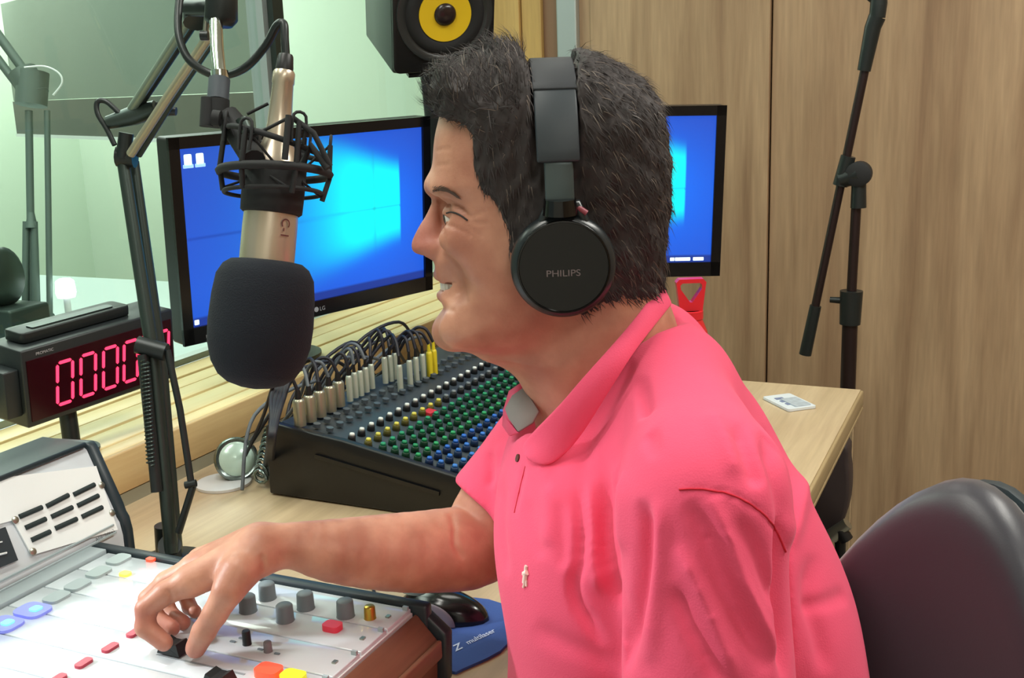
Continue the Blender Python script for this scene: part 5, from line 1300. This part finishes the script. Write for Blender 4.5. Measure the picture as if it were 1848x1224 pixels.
# collar: near leaf as a strip between neck edge and outer edge
M_polo2 = M_polo
in_px = [(1192, 510), (1172, 538), (1146, 572), (1114, 610), (1080, 648), (1048, 684), (1016, 722), (988, 752), (962, 778), (946, 796), (942, 808), (944, 817)]
in_d = [.955, .925, .902, .888, .881, .881, .886, .895, .907, .916, .918, .918]
out_px = [(1214, 548), (1196, 572), (1172, 602), (1148, 634), (1128, 664), (1104, 702), (1078, 744), (1050, 786), (1022, 818), (992, 838), (968, 838), (951, 829)]
mids = []
def collar(inp, ind, outp, bvh, name, rim_off=.004, d_out=None, mirror=False):
    rows_ = []; K = 7
    I = catmull([np.array([x, y, d]) for (x, y), d in zip(inp, ind)], 4)
    O_ = catmull([np.array([x, y, 0.]) for x, y in outp], 4)
    dd_ = []
    for a, o_ in zip(I, O_):
        h, n_ = hit(bvh, o_[0], o_[1])
        dh = (h-C_)@F_ if h is not None else a[2]-.02
        dd_.append(min(max(dh-.006, a[2]-.075), a[2]-.004))
    dd_ = np.convolve(np.pad(dd_, 4, mode='edge'), np.ones(9)/9, 'valid')
    for a, o_, dz_ in zip(I, O_, dd_):
        pi_ = P(*a); po = P(o_[0], o_[1], dz_)
        row = []
        for j in range(K):
            t = j/(K-1); p = pi_*(1-t)+po*t; bulge = sin(pi*t)*.004
            row.append(p-F_*bulge+zh*bulge*.3)
        rows_.append(row)
    vs = [v for r in rows_ for v in r]; n = len(rows_)
    fs = [(i*K+j, (i+1)*K+j, (i+1)*K+j+1, i*K+j+1) for i in range(n-1) for j in range(K-1)]
    if mirror: vs = [wor(loc(v_)*np.array([1, -1, 1])) for v_ in vs]
    mb = MB(); mb.add(vs, fs); o = mb.build(name, M_polo, man)
    sm_ = o.modifiers.new('Solidify', 'SOLIDIFY'); sm_.thickness = .0026; sm_.offset = -1
    s2_ = o.modifiers.new('Subdivision', 'SUBSURF'); s2_.levels = 1; s2_.render_levels = 1
    return o
nc = collar(in_px, in_d, out_px, bvh_s, 'collar'); nc2 = collar(in_px, in_d, out_px, bvh_s, 'collar', mirror=True)
# collar tip rounding piece is part of the leaf: front edge between (944,798) and (986,839)
tipp = [(944, 798), (943, 812), (948, 826), (962, 836), (986, 839)]
# far leaf and grey inner band
def patch(pts_px, ds, name, m, th=.002):
    vs = [P(x, y, d) for (x, y), d in zip(pts_px, ds)]; c_ = sum(vs)/len(vs); n = len(vs)
    mb = MB(); mb.add(vs+[c_], [(i, (i+1) % n, n) for i in range(n)]); o = mb.build(name, m, man)
    s_m = o.modifiers.new('Solidify', 'SOLIDIFY'); s_m.thickness = th; return o
M_inner = mat('collar_inner_grey', (150, 140, 136), .85)
patch([(944, 700), (958, 722), (970, 742), (960, 762), (934, 778), (918, 756), (911, 738), (924, 714)], [.972, .955, .945, .944, .950, .972, .985, .985], 'collar_band', M_inner)
patch([(938, 692), (950, 700), (944, 706), (922, 722), (910, 742), (917, 758), (934, 780), (918, 786), (906, 768), (908, 740), (918, 706)], [.990, .985, .99, 1.0, 1.0, .985, .962, .975, 1.0, 1.01, 1.01], 'far_collar', M_polo)

# trousers and shoes (below the frame)
M_jean = mat('trouser_blue', (40, 48, 72), .85, bump=.2)
hipN, hipF = Lq(1250, 1560, .085)+[0, 0, .035], Lq(1250, 1560, -.085)+[0, 0, .035]
hz = hipN[2]; kz = loc(np.array([0, 0, .50]))[2]; fz = loc(np.array([0, 0, .09]))[2]
hipN[2] = hipF[2] = loc(np.array([0, 0, .55]))[2]
kN, kF = hipN+[.40, .05, kz-hipN[2]], hipF+[.40, -.03, kz-hipF[2]]
aN, aF = np.array([kN[0]-.02, kN[1], fz]), np.array([kF[0]+.05, kF[1], fz])
V, Q = cones_block([(hipN, hipF, .115, .115), (hipN, kN, .095, .068), (hipF, kF, .095, .068), (kN, aN, .064, .048), (kF, aF, .064, .048), ((hipN+hipF)/2, (hipN+hipF)/2+[0, 0, .12], .13, .14)],
                   (hipN[0]-.18, kF[1]-.10, fz-.03), (kN[0]+.15, kN[1]+.10, hipN[2]+.24), .0095, .03)
qmesh('trousers', wor(V), Q, M_jean, man)
for a_ in (aN, aF):
    b_ = a_+np.array([.0, 0, -.05]); 
    lo_ = (b_[0]-.10, b_[1]-.08, loc(np.zeros(3))[2]+.002); G = grid(lo_, (b_[0]+.24, b_[1]+.08, b_[2]+.10), .007)
    g = smin(cone(*G, b_+[-.03, 0, .01], b_+[.15, 0, -.005], .042, .036), cone(*G, b_+[0, 0, .04], b_, .05, .046), .02); g = smax(g, (lo_[2]+.006)-G[2], .004)
    V, Q = snets(np.ascontiguousarray(g), lo_, .007); qmesh('shoe', wor(V), Q, M_black, man)

# ================================================================== HEADPHONES
hpz = empty('headphones', tuple(wor(Lq(1000, 112, 0))), 'black over-ear headphones worn by the man', 'headphones')
M_hpb = mat('hp_black', (34, 40, 43), .30); M_hps = mat('hp_slate', (46, 54, 60), .5); M_hpsl = mat('hp_slider', (78, 90, 92), .35, .4); M_hpg = mat('hp_gloss', (10, 10, 12), .12)
def band_sweep(samples, nm, m, th, off=0):
    vs = []; k = len(samples)
    for c_, wdt, n_ in samples:
        for (i, j) in ((-1, -1), (1, -1), (1, 1), (-1, 1)): vs.append(c_+fh_band*i*wdt/2+n_*(j*th/2+off))
    fs = [(i*4+j, i*4+(j+1) % 4, (i+1)*4+(j+1) % 4, (i+1)*4+j) for i in range(k-1) for j in range(4)]+[(3, 2, 1, 0), (4*k-4, 4*k-3, 4*k-2, 4*k-1)]
    return MB().add(vs, fs).build(nm, m, hpz, bevel=.0015)
fh_band = fh
ztop = Lq(992, 108, 0); zcup = Lq(1012, 400, .088)
def arc(t):  # t -1 (near cup) .. 1 (far); super-ellipse over the head
    ang = t*pi/2; l = -sin(ang); hgt = cos(ang)
    lx = np.sign(l)*abs(l)**.85*.0885; z = zcup[2]+(ztop[2]-.004-zcup[2])*max(hgt, 0)**.62
    a = zcup[0]+(ztop[0]-zcup[0])*max(hgt, 0)**.6
    return wor(np.array([a, lx, z]))
def smp(t0, t1, n, wf):
    out = []
    for t in np.linspace(t0, t1, n):
        c_ = arc(t); tg = arc(min(t+.01, 1))-arc(max(t-.01, -1)); tg /= np.linalg.norm(tg); n_ = np.cross(fh, tg); n_ /= np.linalg.norm(n_)
        if n_@(c_-wor(np.array([zcup[0], 0, zcup[2]]))) < 0: n_ = -n_
        out.append((c_, wf(t), n_))
    return out
kx_ = .95/2000
band_sweep(smp(-.865, .865, 37, lambda t: .0345-.002*abs(t)), 'headband', M_hps, .0095)
band_sweep(smp(-.50, .50, 21, lambda t: .0352), 'headband_cushion', mat('hp_cushion', (36, 40, 46), .6), .012)
band_sweep(smp(-.985, -.86, 8, lambda t: .0225), 'slider', M_hpsl, .0045); band_sweep(smp(.86, .985, 8, lambda t: .0225), 'slider', M_hpsl, .0045)
for sg in (1, -1):
    cn = Lq(1017, 481, .0885)*[1, sg, 1]; ax_ = np.array([-.03*sg*0, sg, .02*0]); ax_ = ax_/np.linalg.norm(ax_); axw = ax_[0]*fh+ax_[1]*nh+ax_[2]*zh
    cw = wor(cn); rr = .0402
    MB().lathe(cw-axw*.028, axw, [(0, rr*.80), (.001, rr*.93), (.006, rr*.99), (.012, rr*.97), (.014, rr*.9)], 48).build('ear_cushion', mat('hp_pad', (26, 26, 28), .7), hpz)
    cup = MB().lathe(cw-axw*.014, axw, [(0, rr*.95), (.002, rr*1.02), (.007, rr*1.04), (.012, rr*1.02), (.0155, rr*.94), (.0165, rr*.90)], 56).build('ear_cup', M_hpb, hpz)
    dc = cw+axw*.0025
    pr = [(0, rr*.90), (.0016, rr*.89)]
    for k in range(26):
        r_ = rr*(.86-.85*k/26); pr += [(.0021+(.00016 if k % 2 else 0)-.0004*(k/26), r_)]
    MB().lathe(dc, axw, [(0, rr*.915), (.0028, rr*.905), (.0030, rr*.875), (.0016, rr*.865)], 56).build('cup_ring', M_hpg, hpz)
    fp_ = MB().lathe(dc+axw*.0001, axw, [(0, rr*.865), (.0008, rr*.86)]+[(.0012+(.00018 if k % 2 else 0), rr*(.84-.83*k/30)) for k in range(31)], 64).build('face_disc', mat('hp_disc', (30, 27, 28), .3, .6), hpz)
    zz = loc(arc(-.985*sg)); yk = wor(zz); 
    MB().tube([yk+zh*.006, yk-zh*.006-axw*.001], [.0125, .0140], 20).build('joint', M_hpg, hpz)
    MB().tube([wor(cn+[.016, 0, .034])-axw*.004, wor(cn+[.010, 0, .047])-axw*.004, wor(cn+[-.012, 0, .047])-axw*.004, wor(cn+[-.018, 0, .034])-axw*.004], [.004, .0052, .0052, .004], 12).build('yoke', M_hpb, hpz)
    if sg == 1:
        pr_ = HP(1017, 493, dc+axw*.0016, axw)
        text_mesh('maker_name', 'PHILIPS', pr_, -fh, zh, .0052, mat('print_silver', (118, 110, 112), .4, .3), hpz, width=.0265, bold=.005)
        MB().tube([wor(cn+[-.012, 0, .046])-axw*.001, wor(cn+[-.019, 0, .041])-axw*.001], .0024, 8).build('side_mark', mat('hp_redmark', (150, 70, 84), .4), hpz)

# ================================================================== OFFICE CHAIR
och = empty('office_chair', tuple(np.r_[wor(np.array([-.22, 0, 0]))[:2], 0]), 'black upholstered office chair with a rounded backrest behind the man', 'chair')
M_ch = mat('chair_fabric', (46, 47, 56), .40, bump=.06, bscale=600, sheen=.3); M_chs = mat('chair_shell', (46, 58, 64), .45)
cn_ = P(1702, 1352, 1.0); bn_ = (-R0_*.80-np.array([-sin(YAW), cos(YAW), 0])*.60); bn_ /= np.linalg.norm(bn_); bx__ = np.cross(zh, bn_); bx__ /= np.linalg.norm(bx__); bup = zh*.99-bn_*.10; bup /= np.linalg.norm(bup)
def sup(w, h, n=48, p=2.05, off=0):
    out = []
    for i in range(n):
        t = 2*pi*i/n; c_, s__ = cos(t), sin(t); x = np.sign(c_)*abs(c_)**(2/p)*w; y = np.sign(s__)*abs(s__)**(2/p)*h
        x *= 1-.26*max(0, y/h)**1.5; out.append((x, y))
    return out
def cushion(c_, ax, ay, az, w, h, levels, nm, m, curve=0):
    vs = []; n = 48
    for d_, s__ in levels:
        for x, y in sup(w*s__, h*s__ if h > 0 else 0, n): vs.append(c_+ax*x+ay*y+az*(d_+curve*(x/w)**2))
    k = len(levels); fs = [(i*n+j, i*n+(j+1) % n, (i+1)*n+(j+1) % n, (i+1)*n+j) for i in range(k-1) for j in range(n)]
    c0 = len(vs); vs += [c_+az*levels[0][0], c_+az*levels[-1][0]]
    fs += [(c0, (j+1) % n, j) for j in range(n)]+[(c0+1, (k-1)*n+j, (k-1)*n+(j+1) % n) for j in range(n)]
    return MB().add(vs, fs).build(nm, m, och)
lv = [(-.030, .80), (-.028, .90), (-.020, .97), (-.008, 1.0), (.010, 1.0), (.022, .965), (.030, .90), (.034, .80), (.037, .6), (.038, .3)]
cushion(cn_, bx__, bup, bn_, .150, .250, lv, 'backrest', M_ch, .05)
cushion(cn_-bn_*.038, bx__, bup, bn_, .144, .240, [(-.020, .80), (-.018, .95), (-.005, 1.0), (.006, 1.0), (.008, .97)], 'back_shell', M_chs, .05)
sc_ = wor(np.array([Lq(1250, 1560)[0], 0, 0])); sc_[2] = .425
cushion(sc_, -R0_, np.cross(zh, -R0_), -zh, .24, .24, [(-.030, .90), (-.020, .98), (0, 1.0), (.03, .97), (.04, .88)], 'seat', M_ch)
cpos = sc_.copy()
MB().tube([(cpos[0], cpos[1], .10), (cpos[0], cpos[1], .385)], .028, 16).build('gas_column', M_black, och)
bk = cn_-bn_*.055-zh*.1
MB().tube([sc_-zh*.045, np.r_[bk[:2], .40], bk-zh*.08, bk+zh*.05], .016, 12).build('back_bar', M_black, och)
for k in range(5):
    a = radians(72*k+20); e_ = np.array([cpos[0]+cos(a)*.29, cpos[1]+sin(a)*.29, .075])
    MB().tube([(cpos[0], cpos[1], .11), e_], [.026, .016], 10).build('leg', M_black, och)
    MB().lathe(e_+[0, -.012, -.047], (0, 1, 0), [(0, .022), (.002, .027), (.022, .027), (.024, .022)], 16).build('caster', M_black, och)
